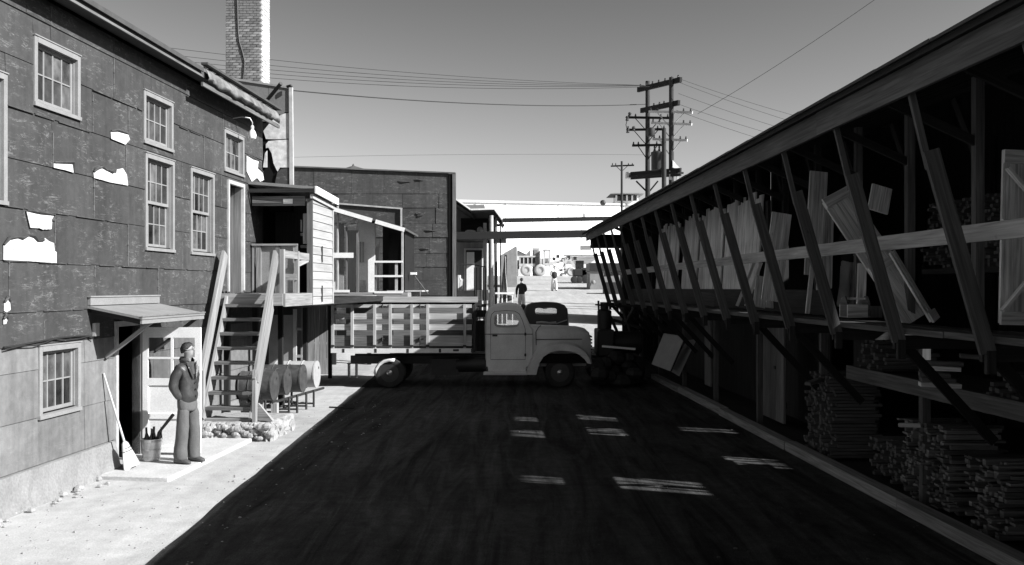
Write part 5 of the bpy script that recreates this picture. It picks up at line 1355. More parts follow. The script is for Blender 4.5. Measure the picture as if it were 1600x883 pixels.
# ------------------------------------------------------------------ people
def folds(o, amt, scale):
    tx = bpy.data.textures.new('folds', 'CLOUDS'); tx.noise_scale = scale; tx.noise_depth = 2
    d = o.modifiers.new('folds', 'DISPLACE'); d.texture = tx; d.strength = amt; d.mid_level = .5; d.texture_coords = 'LOCAL'
def person(label, loc, rotz, jacket, trousers, hair, skin, armL, armR, stride=.0, height=1.78, headturn=0.0, hat=None, shoes='shoe', wide=1.0, fine=True):
    """local frame: faces -y, their right hand is -x"""
    base = Vector(loc); k = height / 1.78
    t = bpy.data.objects.new('person', None); COL.objects.link(t); t.location = base; t.rotation_euler = (0, 0, rotz); t.scale = (k, k, k)
    t.empty_display_size = .2; BASE[t.name] = Vector((0, 0, 0)); tag(t, label, 'person')
    P = lambda *a: Vector(a)
    ch = math.cos(headturn); sh_ = math.sin(headturn)
    def hd(x, y, z): return (x * ch - (y) * sh_, x * sh_ + y * ch - .012, z)
    pts = []; edges = []; rad = []
    def add(p, r, par=None):
        pts.append(tuple(p)); rad.append(r)
        if par is not None: edges.append((par, len(pts) - 1))
        return len(pts) - 1
    pv = add((0, 0, .95), (.125, .085)); sp = add((0, .01, 1.15), (.12, .08), pv); cs = add((0, .015, 1.33), (.13, .085), sp); nb_ = add((0, .012, 1.465), .058, cs)
    nk = add((0, .0, 1.54), .052, nb_); jw = add(hd(0, -.02, 1.60), (.062, .068), nk); hm = add(hd(0, -.005, 1.675), (.074, .088), jw); ht = add(hd(0, .005, 1.735), (.06, .07), hm)
    add(hd(0, -.098, 1.655), .013, hm)                               # nose
    add(hd(.078, .012, 1.655), .014, hm); add(hd(-.078, .012, 1.655), .014, hm)      # ears
    add(hd(0, -.072, 1.588), .022, jw)                               # chin
    legs = {}
    for sg in (1, -1):
        st_ = stride * sg
        hip = add((.09 * sg, 0, .86), .062, pv); kn = add((.105 * sg, -.02 - st_ * .5, .49), .05, hip); an = add((.11 * sg, .015 - st_, .09), .034, kn); to = add((.125 * sg, -.11 - st_, .028), .016, an)
        legs[sg] = (pts[hip], pts[kn], pts[an], pts[to])
        arm = armL if sg > 0 else armR
        s0 = add((.17 * sg, .015, 1.385), .045, cs); e = add(arm[0], .043, s0); w_ = add(arm[1], .03, e)
        dv = (Vector(arm[1]) - Vector(arm[0])).normalized(); pm = add(Vector(arm[1]) + dv * .07, (.038, .02), w_)
        sd = dv.cross(Vector((0, 1, 0))).normalized()
        for f_, (o_, ln) in enumerate(((-.028, .07), (-.009, .085), (.010, .08), (.028, .062))):
            b0 = Vector(arm[1]) + dv * .10 + sd * o_; f1 = add(b0, .009, pm); add(b0 + dv * ln * .6 + Vector((0, -.012, 0)), .008, f1)
        th = add(Vector(arm[1]) + dv * .05 + Vector((0, -.035, 0)), .011, w_); add(Vector(arm[1]) + dv * .10 + Vector((0, -.05, 0)), .009, th)
    body = skin_build('body', pts, edges, rad, skin, t)
    # jacket
    pts, edges, rad = [], [], []
    j0 = add((0, .0, .85), (.185, .145)); j1 = add((0, .0, 1.0), (.185, .148), j0); j2 = add((0, .01, 1.18), (.178, .14), j1); j3 = add((0, .02, 1.34), (.19, .135), j2); j4 = add((0, .02, 1.445), (.13, .095), j3); add((0, .012, 1.50), (.075, .07), j4)
    for sg in (1, -1):
        arm = armL if sg > 0 else armR
        s0 = add((.175 * sg, .018, 1.40), .086, j3); m_ = add((Vector((.185 * sg, .018, 1.40)) + Vector(arm[0])) / 2, .08, s0); e = add(arm[0], .072, m_); w_ = add(Vector(arm[0]) + (Vector(arm[1]) - Vector(arm[0])) * .96, .056, e)
    jk = skin_build('jacket', pts, edges, rad, jacket, t)
    if fine: folds(jk, .035, .11)
    if fine:
        for sg in (1, -1):      # lapels / collar
            mb = MB(); mb.hexa([(.025 * sg, -.115, 1.22), (.09 * sg, -.105, 1.36), (.105 * sg, -.06, 1.47), (.05 * sg, -.09, 1.46), (.025 * sg, -.135, 1.22), (.10 * sg, -.125, 1.36), (.115 * sg, -.07, 1.49), (.05 * sg, -.11, 1.48)]); mb.part('lapel', jacket, t)
        rings = [[(math.sin(a) * (.078 + dr), -math.cos(a) * (.078 + dr) + .012, z + .02 * (1 - abs(math.cos(a / 2)))) for a in [.5 + (2 * math.pi - 1.0) * j / 15 for j in range(16)]] for dr, z in ((.02, 1.46), (.03, 1.50), (.012, 1.535), (0, 1.52), (-.005, 1.47))]
        MB().loft(rings, cap=False, closed=False).part('collar', jacket, t, smooth=True)
        MB().poly([[(-.035, 1.30), (.035, 1.30), (.06, 1.48), (-.06, 1.48)]], lambda a, b, tt: (a, -.112 + .04 * (b - 1.3) / .18 + tt, b), .02).part('shirt', MT['shirt'], t)
        for z in (.98, 1.08, 1.18): MB().lathe([(.012, -.146 if z < 1.1 else -.142), (.012, -.13)], 8, (.02, 0, z), 'Y').part('button', MT['iron'], t)
        mb = MB(); mb.hexa([(-.165, -.02, .855), (.165, -.02, .855), (.165, .02, .855), (-.165, .02, .855), (-.165, -.02, .9), (.165, -.02, .9), (.165, .02, .9), (-.165, .02, .9)])
    # trousers: two lofted legs under one seat
    mb = MB(); n = 16
    def ring(c, rx, ry, wob=0): return [(c[0] + math.cos(2 * math.pi * j / n) * rx * (1 + wob * math.sin(j * 2.4 + c[2] * 9)), c[1] + math.sin(2 * math.pi * j / n) * ry * (1 + wob * math.cos(j * 1.9 + c[2] * 7)), c[2]) for j in range(n)]
    mb.loft([ring((0, .005, 1.02), .15, .11), ring((0, .005, .92), .168, .122), ring((0, .0, .80), .172, .125), ring((0, 0, .74), .14, .11)])
    for sg in (1, -1):
        hp, kn, an, to = legs[sg]
        mb.loft([ring((hp[0] * .92, hp[1], .84), .088 * wide, .115 * wide), ring(((hp[0] + kn[0]) / 2, (hp[1] + kn[1]) / 2, .68), .096 * wide, .11 * wide, .02), ring((kn[0], kn[1], .49), .094 * wide, .105 * wide, .04), ring(((kn[0] + an[0]) / 2, (kn[1] + an[1]) / 2, .28), .098 * wide, .112 * wide, .04), ring((an[0], an[1] - .01, .10), .10 * wide, .12 * wide, .05), ring((an[0], an[1] - .015, .045), .098 * wide, .122 * wide, .04)])
    tr = mb.part('trousers', trousers, t, smooth=True)
    if fine:
        tr.modifiers.new('sub', 'SUBSURF').render_levels = 2; folds(tr, .03, .16)
    for sg in (1, -1):
        hp, kn, an, to = legs[sg]; mb = MB()
        sec = [(.07, .045, .035), (.05, .05, .05), (-.04, .048, .05), (-.12, .05, .036), (-.17, .042, .028), (-.195, .02, .018)]
        mb.loft([[(an[0] + .01 * sg + math.cos(2 * math.pi * j / 12) * rx, an[1] + y, max(0.004, hz + math.sin(2 * math.pi * j / 12) * hz * .98)) for j in range(12)] for y, rx, hz in sec]); mb.part('shoe', MT[shoes], t, smooth=True)
    # hair: wavy cap, low at the nape, high over the forehead
    rings = []; NH = 30
    for i in range(10):
        rg = []
        for j in range(NH):
            a = 2 * math.pi * j / NH; front = max(0, -math.sin(a)); bk_ = max(0, math.sin(a))
            tt = R(3 + (96 + 30 * bk_ ** .7 - 50 * front ** .9) * i / 9); q = 1 + .035 * math.sin(j * 4.1 + i * 2.3) + .03 * math.sin(j * 2.2 - i * 3.7) + (.05 * front if 2 < i < 8 else 0)
            rg.append(hd(math.cos(a) * math.sin(tt) * .082 * q, math.sin(a) * math.sin(tt) * .099 * q + .010, 1.662 + math.cos(tt) * .104 * q))
        rings.append(rg)
    MB().loft(rings, cap=True).part('hair', hair, t, smooth=True)
    if fine:
        for sg in (1, -1):
            MB().ball(hd(.03 * sg, -.085, 1.668), .0065, 8, 5).part('eye', MT['iron'], t)
        MB().hexa([hd(-.02, -.084, 1.614), hd(.02, -.084, 1.614), hd(.02, -.07, 1.614), hd(-.02, -.07, 1.614), hd(-.02, -.084, 1.619), hd(.02, -.084, 1.619), hd(.02, -.07, 1.619), hd(-.02, -.07, 1.619)]).part('mouth', MT['lips'], t)
    if hat: hat(t, hd)
    return t
def skin_build(name, pts, edges, rad, mat, parent):
    """skin modifier evaluated on a plain edge skeleton"""
    import bmesh
    me = bpy.data.meshes.new(name); bm = bmesh.new(); lay = bm.verts.layers.skin.verify()
    vs = [bm.verts.new(p) for p in pts]
    for v, r in zip(vs, rad): v[lay].radius = (r, r) if isinstance(r, (int, float)) else r
    vs[0][lay].use_root = True
    for a, b in edges: bm.edges.new((vs[a], vs[b]))
    bm.to_mesh(me); bm.free()
    o = bpy.data.objects.new(name, me); COL.objects.link(o); o.parent = parent; BASE[o.name] = BASE[parent.name]
    m = o.modifiers.new('skin', 'SKIN'); m.use_smooth_shade = True; m.branch_smoothing = .4
    s_ = o.modifiers.new('sub', 'SUBSURF'); s_.levels = 2; s_.render_levels = 2
    me.materials.append(mat)
    return o
pockL = ((.235, .075, 1.13), (.125, -.005, .91)); pockR = ((-.235, .075, 1.13), (-.125, -.005, .91))
mp = LF.w((.96, 13.86, .06))
person('man in dark leather jacket and wide grey trousers standing by the open white door', mp, R(70), MT['leather'], MT['trouser'], MT['hair'], MT['skin'], pockL, pockR, 0.03, 1.80, R(28), wide=.88)
hang = lambda sg, f=0: ((.25 * sg, .05, 1.13), (.27 * sg, -.04 + f, .88))
front = lambda sg: ((.24 * sg, .03, 1.14), (.10 * sg, -.20, 1.05))
Y = 46.0
person('distant man in black jacket and pale trousers just past the truck cab', (wx(815, Y), Y, gz(Y)), R(170), MT['darkcloth'], MT['pale'], MT['hair'], MT['skin'], hang(1), front(-1), .05, 1.72, 0, fine=False)
Y = 64.0
wk_ = person('distant walker in pale coat with dark bundle on the rising road', (wx(866, Y), Y, gz(Y)), R(10), MT['pale'], MT['pale'], MT['hair'], MT['skin'], front(1), front(-1), .14, 1.74, 0, fine=False)
bb = root('carried_bundle', 'dark bundle held in front of the distant walker', 'bundle', (wx(866, Y), Y - .33, gz(Y) + 1.1))
MB().ball((wx(866, Y), Y - .33, gz(Y) + 1.08), .28, 10, 7, (.7, .5, .9)).part('sack', MT['darkcloth'], bb, smooth=True)

Y = 17.8
person('dim man in dark jacket and pale trousers standing back on the lumber shed deck', (wx(1326, Y), Y, 2.25), R(35), MT['darkcloth'], MT['pale'], MT['hair'], MT['skin'], hang(1), front(-1), .05, 1.74, 0, fine=False)
# ------------------------------------------------------------------ two-storey porch beyond the truck
PY_ = 42.0; g = gz(PY_)
pb_ = root('galleried_building', 'two-storey building with a deep shadowed gallery and round timber posts past the truck', 'building', (wx(745, PY_), PY_, g))
x_ = lambda px, Y=PY_: wx(px, Y); z_ = lambda py, Y=PY_: wz(py, Y)
MB().box(x_(690, 47), x_(757, 47), 47, 53, 0, z_(320, 47)).part('wall', MT['ply'], pb_)
MB().hexa([(x_(700), PY_, z_(306)), (x_(736), PY_, z_(331)), (x_(736), 47.5, z_(331)), (x_(700), 47.5, z_(306)), (x_(700), PY_, z_(303)), (x_(736), PY_, z_(328)), (x_(736), 47.5, z_(328)), (x_(700), 47.5, z_(303))]).part('roof', MT['roof'], pb_)
MB().hexa([(x_(736), PY_, z_(331)), (x_(773), PY_, z_(330)), (x_(773), 47.5, z_(330)), (x_(736), 47.5, z_(331)), (x_(736), PY_, z_(327)), (x_(773), PY_, z_(326)), (x_(773), 47.5, z_(326)), (x_(736), 47.5, z_(327))]).part('roof', MT['roof'], pb_)
MB().hexa([(x_(773), PY_, z_(330)), (x_(785), PY_, z_(347)), (x_(785), 47.5, z_(347)), (x_(773), 47.5, z_(330)), (x_(773), PY_, z_(326)), (x_(785), PY_, z_(342)), (x_(785), 47.5, z_(342)), (x_(773), 47.5, z_(326))]).part('roof', MT['roof'], pb_)
for a, b, c, d in ((712, 311, 735.5, 327.5), (735.6, 327.5, 772.5, 326.5), (773, 327, 785, 343)):
    MB().bar((x_(a), PY_ - .04, z_(b)), (x_(c), PY_ - .04, z_(d)), .04, .07).part('fascia', MT['white'], pb_)
MB().hexa([(x_(700), PY_ + .4, z_(309)), (x_(736), PY_ + .4, z_(333)), (x_(736), 47, z_(333)), (x_(700), 47, z_(309)), (x_(700), PY_ + .4, z_(306.5)), (x_(736), PY_ + .4, z_(331.5)), (x_(736), 47, z_(331.5)), (x_(700), 47, z_(306.5))]).part('ceiling', MT['dark'], pb_)
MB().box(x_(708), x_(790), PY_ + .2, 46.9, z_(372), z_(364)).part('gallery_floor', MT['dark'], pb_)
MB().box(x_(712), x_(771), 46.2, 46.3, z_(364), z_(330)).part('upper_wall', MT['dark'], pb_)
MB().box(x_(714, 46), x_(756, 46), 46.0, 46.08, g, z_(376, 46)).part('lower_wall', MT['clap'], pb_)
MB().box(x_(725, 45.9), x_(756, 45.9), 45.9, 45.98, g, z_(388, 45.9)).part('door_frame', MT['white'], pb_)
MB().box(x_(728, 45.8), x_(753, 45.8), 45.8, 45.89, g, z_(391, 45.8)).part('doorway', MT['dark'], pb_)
MB().box(x_(729, 45.7), x_(741, 45.7), 45.7, 45.79, g + .4, z_(394, 45.7)).part('door', MT['white'], pb_)
MB().box(x_(714), x_(741), PY_ + .3, PY_ + .36, g, z_(454)).part('kick_board', MT['ply'], pb_)
MB().tube([(x_(768.5), PY_ - .1, g - .1), (x_(767.5), PY_ - .1, z_(337))], [.11, .10], 10).part('post', MT['whiteold'], pb_, smooth=True)
MB().box(x_(754.5), x_(759.5), PY_ + .6, PY_ + .75, g - .1, z_(347)).part('post', MT['whiteold'], pb_)
MB().tube([(x_(775), PY_ + .4, g - .1), (x_(774), PY_ + .4, z_(342))], .08, 8).part('post', MT['old'], pb_, smooth=True)
MB().box(x_(780.5), x_(782.5), PY_ + 1, PY_ + 1.1, g - .1, z_(349)).part('post', MT['dark'], pb_)
MB().box(x_(761), x_(766), PY_ + 2, PY_ + 2.1, g - .1, z_(330)).part('wall_strip', MT['dark'], pb_)
MB().box(x_(776), x_(788), PY_ + .8, PY_ + .9, z_(352), z_(348)).part('shelf', MT['dark'], pb_)
for px in (741, 744.5, 750, 755, 758.5): MB().tube([(x_(px), PY_ + .1, z_(470)), (x_(px), PY_ + .1, z_(418))], .022, 6).part('baluster', MT['iron'], pb_)
MB().tube([(x_(714), PY_ + .1, z_(413.5)), (x_(740), PY_ + .1, z_(413.5)), (x_(752), PY_ + .1, z_(416.5)), (x_(759), PY_ + .1, z_(417))], .025, 6).part('railing', MT['iron'], pb_)
MB().box(x_(742), x_(764), PY_ + .7, PY_ + .8, z_(470), z_(453)).part('base_panel', MT['white'], pb_)
MB().ball((x_(735, 44), 44, z_(362, 44)), .16, 10, 6, (1.6, 1, .6)).thing('cloth_bundle', MT['pale'], 'pale cloth bundle lying on the gallery floor', 'bundle', (x_(735, 44), 44, z_(364, 44)), smooth=True)
MB().ball((x_(750, 44), 44, z_(360, 44)), .16, 10, 6, (.9, 1, 1.1)).thing('cloth_bundle', MT['canvas'], 'crumpled cloth heaped beside the gallery post', 'bundle', (x_(750, 44), 44, z_(364, 44)), smooth=True)
MB().tube([(x_(717, 43), 43, g + .1), (x_(717, 43), 43, z_(430, 43)), (x_(721, 43), 43, z_(437, 43)), (x_(719, 43), 43, z_(452, 43))], .12, 7).thing('hanging_clothes', MT['pale'], 'pale clothes hanging beside the gallery doorway', 'clothes', (x_(717, 43), 43, g))
# canvas draped over a pole frame
rows = []
CYT = 41.0
for i in range(9):
    f = i / 8
    rows.append([(wx(789 + f * j * 1.1 - (1 - f) * 0 + 2 * math.sin(j * 1.7 + i) * f * .4 - f * 6, CYT) , CYT + .25 * math.sin(j * 1.3) * f - .5 * f * (j / 8), wz(397 + f * 62, CYT)) for j in range(9)])
mb = MB(); sheet(mb, rows); o = mb.thing('canvas_tent', MT['canvas'], 'pale canvas sheet draped like a tent beside the round gallery post', 'canvas', (wx(793, CYT), CYT, gz(CYT)), smooth=True)
m_ = o.modifiers.new('solid', 'SOLIDIFY'); m_.thickness = .02
MB().hexa([(wx(776, 41.6), 41.6, gz(41)), (wx(792, 41.6), 41.6, gz(41)), (wx(790, 42.4), 42.4, gz(41)), (wx(776, 42.4), 42.4, gz(41)), (wx(788, 41.6), 41.6, wz(404, 41.6)), (wx(792, 41.6), 41.6, wz(398, 41.6)), (wx(790, 42.4), 42.4, wz(398, 42)), (wx(788, 42.4), 42.4, wz(404, 42))]).thing('dark_screen', MT['darkcloth'], 'dark cloth screen behind the draped canvas', 'screen', (wx(784, 42), 42, gz(42)))
tbm = root('trestle_table', 'low pale trestle table under the draped canvas', 'table', (wx(787, 40), 40, gz(40)))
MB().box(wx(774, 40), wx(803, 40), 39.7, 40.4, wz(459.5, 40), wz(457, 40)).part('tabletop', MT['white'], tbm)
for px in (777, 784, 791, 800): MB().box(wx(px, 40), wx(px + 1.6, 40), 39.8, 39.9, gz(40), wz(459.6, 40)).part('leg', MT['white'], tbm)
MB().ball((wx(792, 40.1), 40.1, wz(466, 40)), .2, 8, 5, (1.5, .8, .7)).thing('dark_sack', MT['darkcloth'], 'dark sack under the trestle table', 'sack', (wx(792, 40), 40, gz(40)))

# overhead beams crossing the yard to the shed
MB().hexa([(wx(712, 40), 40, wz(374, 40)), (wx(940, 41), 41, wz(370.5, 41)), (wx(940, 41), 41.3, wz(370.5, 41)), (wx(712, 40), 40.3, wz(374, 40)), (wx(712, 40), 40, wz(362.5, 40)), (wx(940, 41), 41, wz(359, 41)), (wx(940, 41), 41.3, wz(359, 41)), (wx(712, 40), 40.3, wz(362.5, 40))]).thing('overhead_beam', MT['blackw'], 'lower and thicker black beam crossing over the road', 'beam', (wx(820, 40), 40, wz(368, 40)))
MB().hexa([(wx(781, 43), 43, wz(347.5, 43)), (wx(975, 44), 44, wz(344, 44)), (wx(975, 44), 44.2, wz(344, 44)), (wx(781, 43), 43.2, wz(347.5, 43)), (wx(781, 43), 43, wz(341, 43)), (wx(975, 44), 44, wz(338, 44)), (wx(975, 44), 44.2, wz(338, 44)), (wx(781, 43), 43.2, wz(341, 43))]).thing('overhead_beam', MT['blackw'], 'upper and thinner black beam crossing over the road', 'beam', (wx(860, 43), 43, wz(344, 43)))
MB().box(wx(972, 43.5), wx(978, 43.5), 40.9, 44.3, gz(43), wz(338, 43.5)).thing('beam_support', MT['blackw'], 'dark timber frame behind the shed carrying the ends of the overhead beams', 'support', (wx(975, 43), 43, gz(43)))

# ------------------------------------------------------------------ far buildings
WY = 150.0
def wp(px, py, Y): return (wx(px, Y), Y, wz(py, Y))
wb = root('white_building', 'long plain white building closing the end of the road', 'building', (wx(850, WY), WY, gz(WY)))
def face(pxs, ytop, ybot, Y0, Y1, depth):
    a0, a1 = pxs; zb = gz(Y0) - .5
    return [(wx(a0, Y0), Y0, zb), (wx(a1, Y1), Y1, zb), (wx(a1, Y1) , Y1 + depth, zb), (wx(a0, Y0), Y0 + depth, zb), (wx(a0, Y0), Y0, wz(ytop[0], Y0)), (wx(a1, Y1), Y1, wz(ytop[1], Y1)), (wx(a1, Y1), Y1 + depth, wz(ytop[1], Y1)), (wx(a0, Y0), Y0 + depth, wz(ytop[0], Y0))]
MB().hexa(face((690, 1030), (314, 321), 0, 130, 185, 12)).part('wall', MT['whitewall'], wb)
mb = MB(); mb.bar(Vector((wx(690, 130), 129.6, wz(314, 130))), Vector((wx(1030, 185), 184.6, wz(321, 185))), .5, .35); mb.part('cornice', MT['whiteold'], wb)
for k_ in range(9):
    f0, f1 = k_ / 9 + .004, (k_ + 1) / 9 - .004
    for (h0, h1) in ((.0, .33), (.335, .66), (.665, .985)):
        p = lambda f, h: Vector((wx(690, 130) + (wx(1030, 185) - wx(690, 130)) * f - .0, 130 - .12 + 55 * f, gz(130) + (wz(314, 130) - gz(130)) * h + (wz(321, 185) - wz(314, 130)) * f * h))
        a, b, c, d = p(f0, h0), p(f1, h0), p(f1, h1), p(f0, h1); n = Vector((0, .11, 0))
        MB().hexa([a, b, b + n, a + n, d, c, c + n, d + n]).part('siding_panel', MT['whitewall'], wb)
for (px, py, w_, h_) in [(833, 380, 9, 10), (854, 397, 8, 10)]:
    pass
cp_ = root('lookout_cupola', 'small pale glazed lookout with a flared roof above the white building', 'cupola', (wx(979, 175), 175, wz(320, 175)))
MB().box(wx(959, 175), wx(997, 175), 173, 179, wz(322, 175), wz(315.5, 175)).part('base', MT['white'], cp_)
for i in range(5): MB().box(wx(960 + i * 8.2, 175), wx(962.5 + i * 8.2, 175), 173, 173.4, wz(315.5, 175), wz(307, 175)).part('mullion', MT['white'], cp_)
MB().box(wx(961, 175), wx(995, 175), 174, 178, wz(315.5, 175), wz(307, 175)).part('glazing', MT['glass'], cp_)
MB().hexa([(wx(951, 175), 171.5, wz(305.5, 175)), (wx(1003, 175), 171.5, wz(305.5, 175)), (wx(1003, 175), 180, wz(305.5, 175)), (wx(951, 175), 180, wz(305.5, 175)), (wx(958, 175), 173, wz(303, 175)), (wx(997, 175), 173, wz(303, 175)), (wx(997, 175), 179, wz(303, 175)), (wx(958, 175), 179, wz(303, 175))]).part('roof', MT['rooflight'], cp_)
MB().ball((wx(942, 160), 160, wz(317, 160)), .5, 10, 6).thing('roof_cowl', MT['iron'], 'small dark round cowl on the white building roof', 'cowl', (wx(942, 160), 160, wz(318, 160)))
def house(label, px0, px1, yt, ye, Y, roofm, wallm, depth=5, name='small_house', gable=True):
    t = root(name, label, 'house', (wx((px0 + px1) / 2, Y), Y, gz(Y)))
    x0, x1 = wx(px0, Y), wx(px1, Y); ze, zt = wz(ye, Y), wz(yt, Y); zb = gz(Y) - .3
    MB().box(x0, x1, Y, Y + depth, zb, ze).part('wall', MT[wallm], t)
    xm = (x0 + x1) / 2; e = (x1 - x0) * .06
    if gable:
        MB().add([(x0 , Y + .01, ze), (x1, Y + .01, ze), (xm, Y + .01, zt - .12), (x0, Y + .06, ze), (x1, Y + .06, ze), (xm, Y + .06, zt - .12)], [(0, 1, 2), (5, 4, 3), (0, 1, 4, 3), (1, 2, 5, 4), (2, 0, 3, 5)]).part('gable', MT[wallm], t)
        for s_ in (0, 1):
            xe = x0 - e if s_ == 0 else x1 + e
            MB().hexa([(xe, Y - .2, ze - .1), (xm, Y - .2, zt - .1), (xm, Y + depth, zt - .1), (xe, Y + depth, ze - .1), (xe, Y - .2, ze), (xm, Y - .2, zt), (xm, Y + depth, zt), (xe, Y + depth, ze)]).part('roof', MT[roofm], t)
    else:
        MB().hexa([(x0 - e, Y - .6, ze), (x1 + e, Y - .6, ze), (x1, Y + depth, zt), (x0, Y + depth, zt), (x0 - e, Y - .6, ze + .15), (x1 + e, Y - .6, ze + .15), (x1, Y + depth, zt + .15), (x0, Y + depth, zt + .15)]).part('roof', MT[roofm], t)
    MB().box(x0 + (x1 - x0) * .3, x0 + (x1 - x0) * .55, Y - .05, Y - .01, zb + 1.2, zb + 2.3).part('window', MT['glass'], t)
    return t
house('small white gabled house behind the left end of the road grader', 797, 823, 391.5, 398.5, 118, 'rooflight', 'white')
h2 = house('low white shed with a thin dark eave line right of the grader', 884, 935, 398, 400.5, 122, 'old', 'whitewall', 5, 'white_shed', False)
MB().hexa([(wx(782, 70), 70, gz(70)), (wx(808, 70), 70, gz(70)), (wx(808, 70), 74, gz(70)), (wx(782, 70), 74, gz(70)), (wx(780, 70), 70, wz(400, 70)), (wx(807, 70), 70, wz(384, 70)), (wx(809, 70), 74, wz(386, 70)), (wx(780, 70), 74, wz(402, 70))]).thing('grey_lean_roof', MT['ply'], 'grey steep-roofed shed rising behind the canvas tent', 'shed', (wx(795, 70), 70, gz(70)))
MB().hexa([(wx(820, 112), 112, gz(110)), (wx(829, 112), 112, gz(110)), (wx(829, 112), 114, gz(110)), (wx(820, 112), 114, gz(110)), (wx(820, 112), 112, wz(400, 112)), (wx(829, 112), 112, wz(389, 112)), (wx(829, 112), 114, wz(389, 112)), (wx(820, 112), 114, wz(400, 112))]).thing('slanted_hopper', MT['ply'], 'grey wedge-shaped hopper standing behind the grader engine', 'hopper', (wx(825, 112), 112, gz(112)))
hv = root('site_hut', 'narrow white hut with a tall door beside the grader cab', 'hut', (wx(838, 114), 114, gz(114)))
MB().box(wx(832.5, 114), wx(843, 114), 114, 117, gz(114), wz(387.5, 114)).part('wall', MT['whiteold'], hv)
MB().box(wx(834.5, 114), wx(840, 114), 113.9, 113.98, wz(400, 114), wz(390.5, 114)).part('door', MT['ply'], hv)
MB().box(wx(844, 112), wx(862, 112), 112, 114.5, gz(112), wz(391, 112)).thing('white_cabin', MT['white'], 'plain white cabin block behind the grader rear wheel', 'cabin', (wx(853, 112), 112, gz(112)))
wn_ = MB().box(wx(906, 140), wx(923, 140), 139, 139.6, wz(391, 140), wz(384, 140)); wn_.thing('far_vent_panel', MT['ply'], 'grey louvred panel on the far white wall left of the shed end', 'panel', (wx(914, 140), 139, wz(391, 140)))

# ------------------------------------------------------------------ motor grader
GY = 104.0; gg = gz(GY); KG = F / GY
GX = lambda px: (px - 800) / KG
GZ = lambda py: H - (py - 450) / KG
gd = root('road_grader', 'pale motor grader with big dusty tandem wheels at the top of the road', 'grader', (GX(845), GY + 1, gg))
def gwheel(px, y, r=.66):
    c = (GX(px), y, gz(y) + r)
    ty_ = MB().lathe([(r * .5, -.2), (r * .8, -.22), (r * .97, -.15), (r, 0), (r * .97, .15), (r * .8, .22), (r * .5, .2), (r * .48, 0)], 26, c, 'Y', cap=False).part('tyre', MT['tyrepale'], gd, smooth=True)
    MB().lathe([(r * .5, -.12), (r * .3, .02), (r * .2, -.1), (.02, -.12)], 18, c, 'Y').part('wheel', MT['machine'], gd, smooth=True)
for px in (822.5, 844.5):
    for y in (GY, GY + 2.0): gwheel(px, y)
for y in (GY + .2, GY + 1.9): gwheel(893, y, .5)
MB().box(GX(811), GX(836), GY + .5, GY + 1.6, GZ(411.5), GZ(402)).part('engine', MT['machdark'], gd)
for px in (811.5, 817.5, 824, 830.5): MB().box(GX(px), GX(px + 1.8), GY + .44, GY + 1.66, GZ(412), GZ(402)).part('engine_rib', MT['machine'], gd)
MB().box(GX(811), GX(837), GY + .4, GY + 1.7, GZ(402), GZ(399.5)).part('engine_cover', MT['machine'], gd)
MB().box(GX(811), GX(837), GY + .4, GY + 1.7, GZ(416), GZ(412)).part('frame_plate', MT['machine'], gd)
MB().box(GX(836.5), GX(842), GY + .3, GY + 1.8, GZ(416), GZ(401)).part('radiator', MT['machdark'], gd)
MB().box(GX(844), GX(849), GY + .5, GY + 1.6, GZ(415), GZ(404)).part('operator_seat', MT['machine'], gd)
for px in (850.5, 858.5):
    for y in (GY + .4, GY + 1.7): MB().box(GX(px), GX(px) + .09, y, y + .09, GZ(416), GZ(391)).part('cab_post', MT['machine'], gd)
MB().box(GX(849), GX(860.5), GY + .3, GY + 1.9, GZ(391), GZ(389)).part('cab_roof', MT['machine'], gd)
MB().box(GX(851), GX(858), GY + 1.6, GY + 1.66, GZ(412), GZ(403)).part('cab_panel', MT['ply'], gd)
MB().bar((GX(850), GY + 1, GZ(414)), (GX(893), GY + 1, GZ(404)), .28, .34).part('main_beam', MT['machine'], gd)
MB().bar((GX(893), GY + 1, GZ(404)), (GX(898), GY + 1, GZ(420)), .25, .3).part('main_beam', MT['machine'], gd)
for a, b, c, d in ((855, 408, 880, 424), (868, 424, 896, 418), (862, 430, 905, 424), (880, 404, 884, 426), (888, 403, 876, 424)):
    MB().bar((GX(a), GY + .6, GZ(b)), (GX(c), GY + .6, GZ(d)), .14, .16).part('link_arm', MT['machine'], gd)
MB().bar((GX(866), GY - .4, GZ(429)), (GX(888), GY + 1.8, GZ(430)), .08, .5).part('blade', MT['machine'], gd)
mb = MB(); mb.lathe([(.25, -.06), (.28, 0), (.25, .06)], 14, (GX(862), GY + .9, GZ(400)), 'Y', cap=False); mb.part('steering_wheel', MT['machdark'], gd)
for px, py in ((872, 400), (880, 404), (889, 402), (899, 403), (866, 404)): MB().box(GX(px) - .16, GX(px) + .2, GY + .8, GY + 1.2, GZ(py) - .2, GZ(py) + .16).part('gear_case', MT['machdark'], gd)

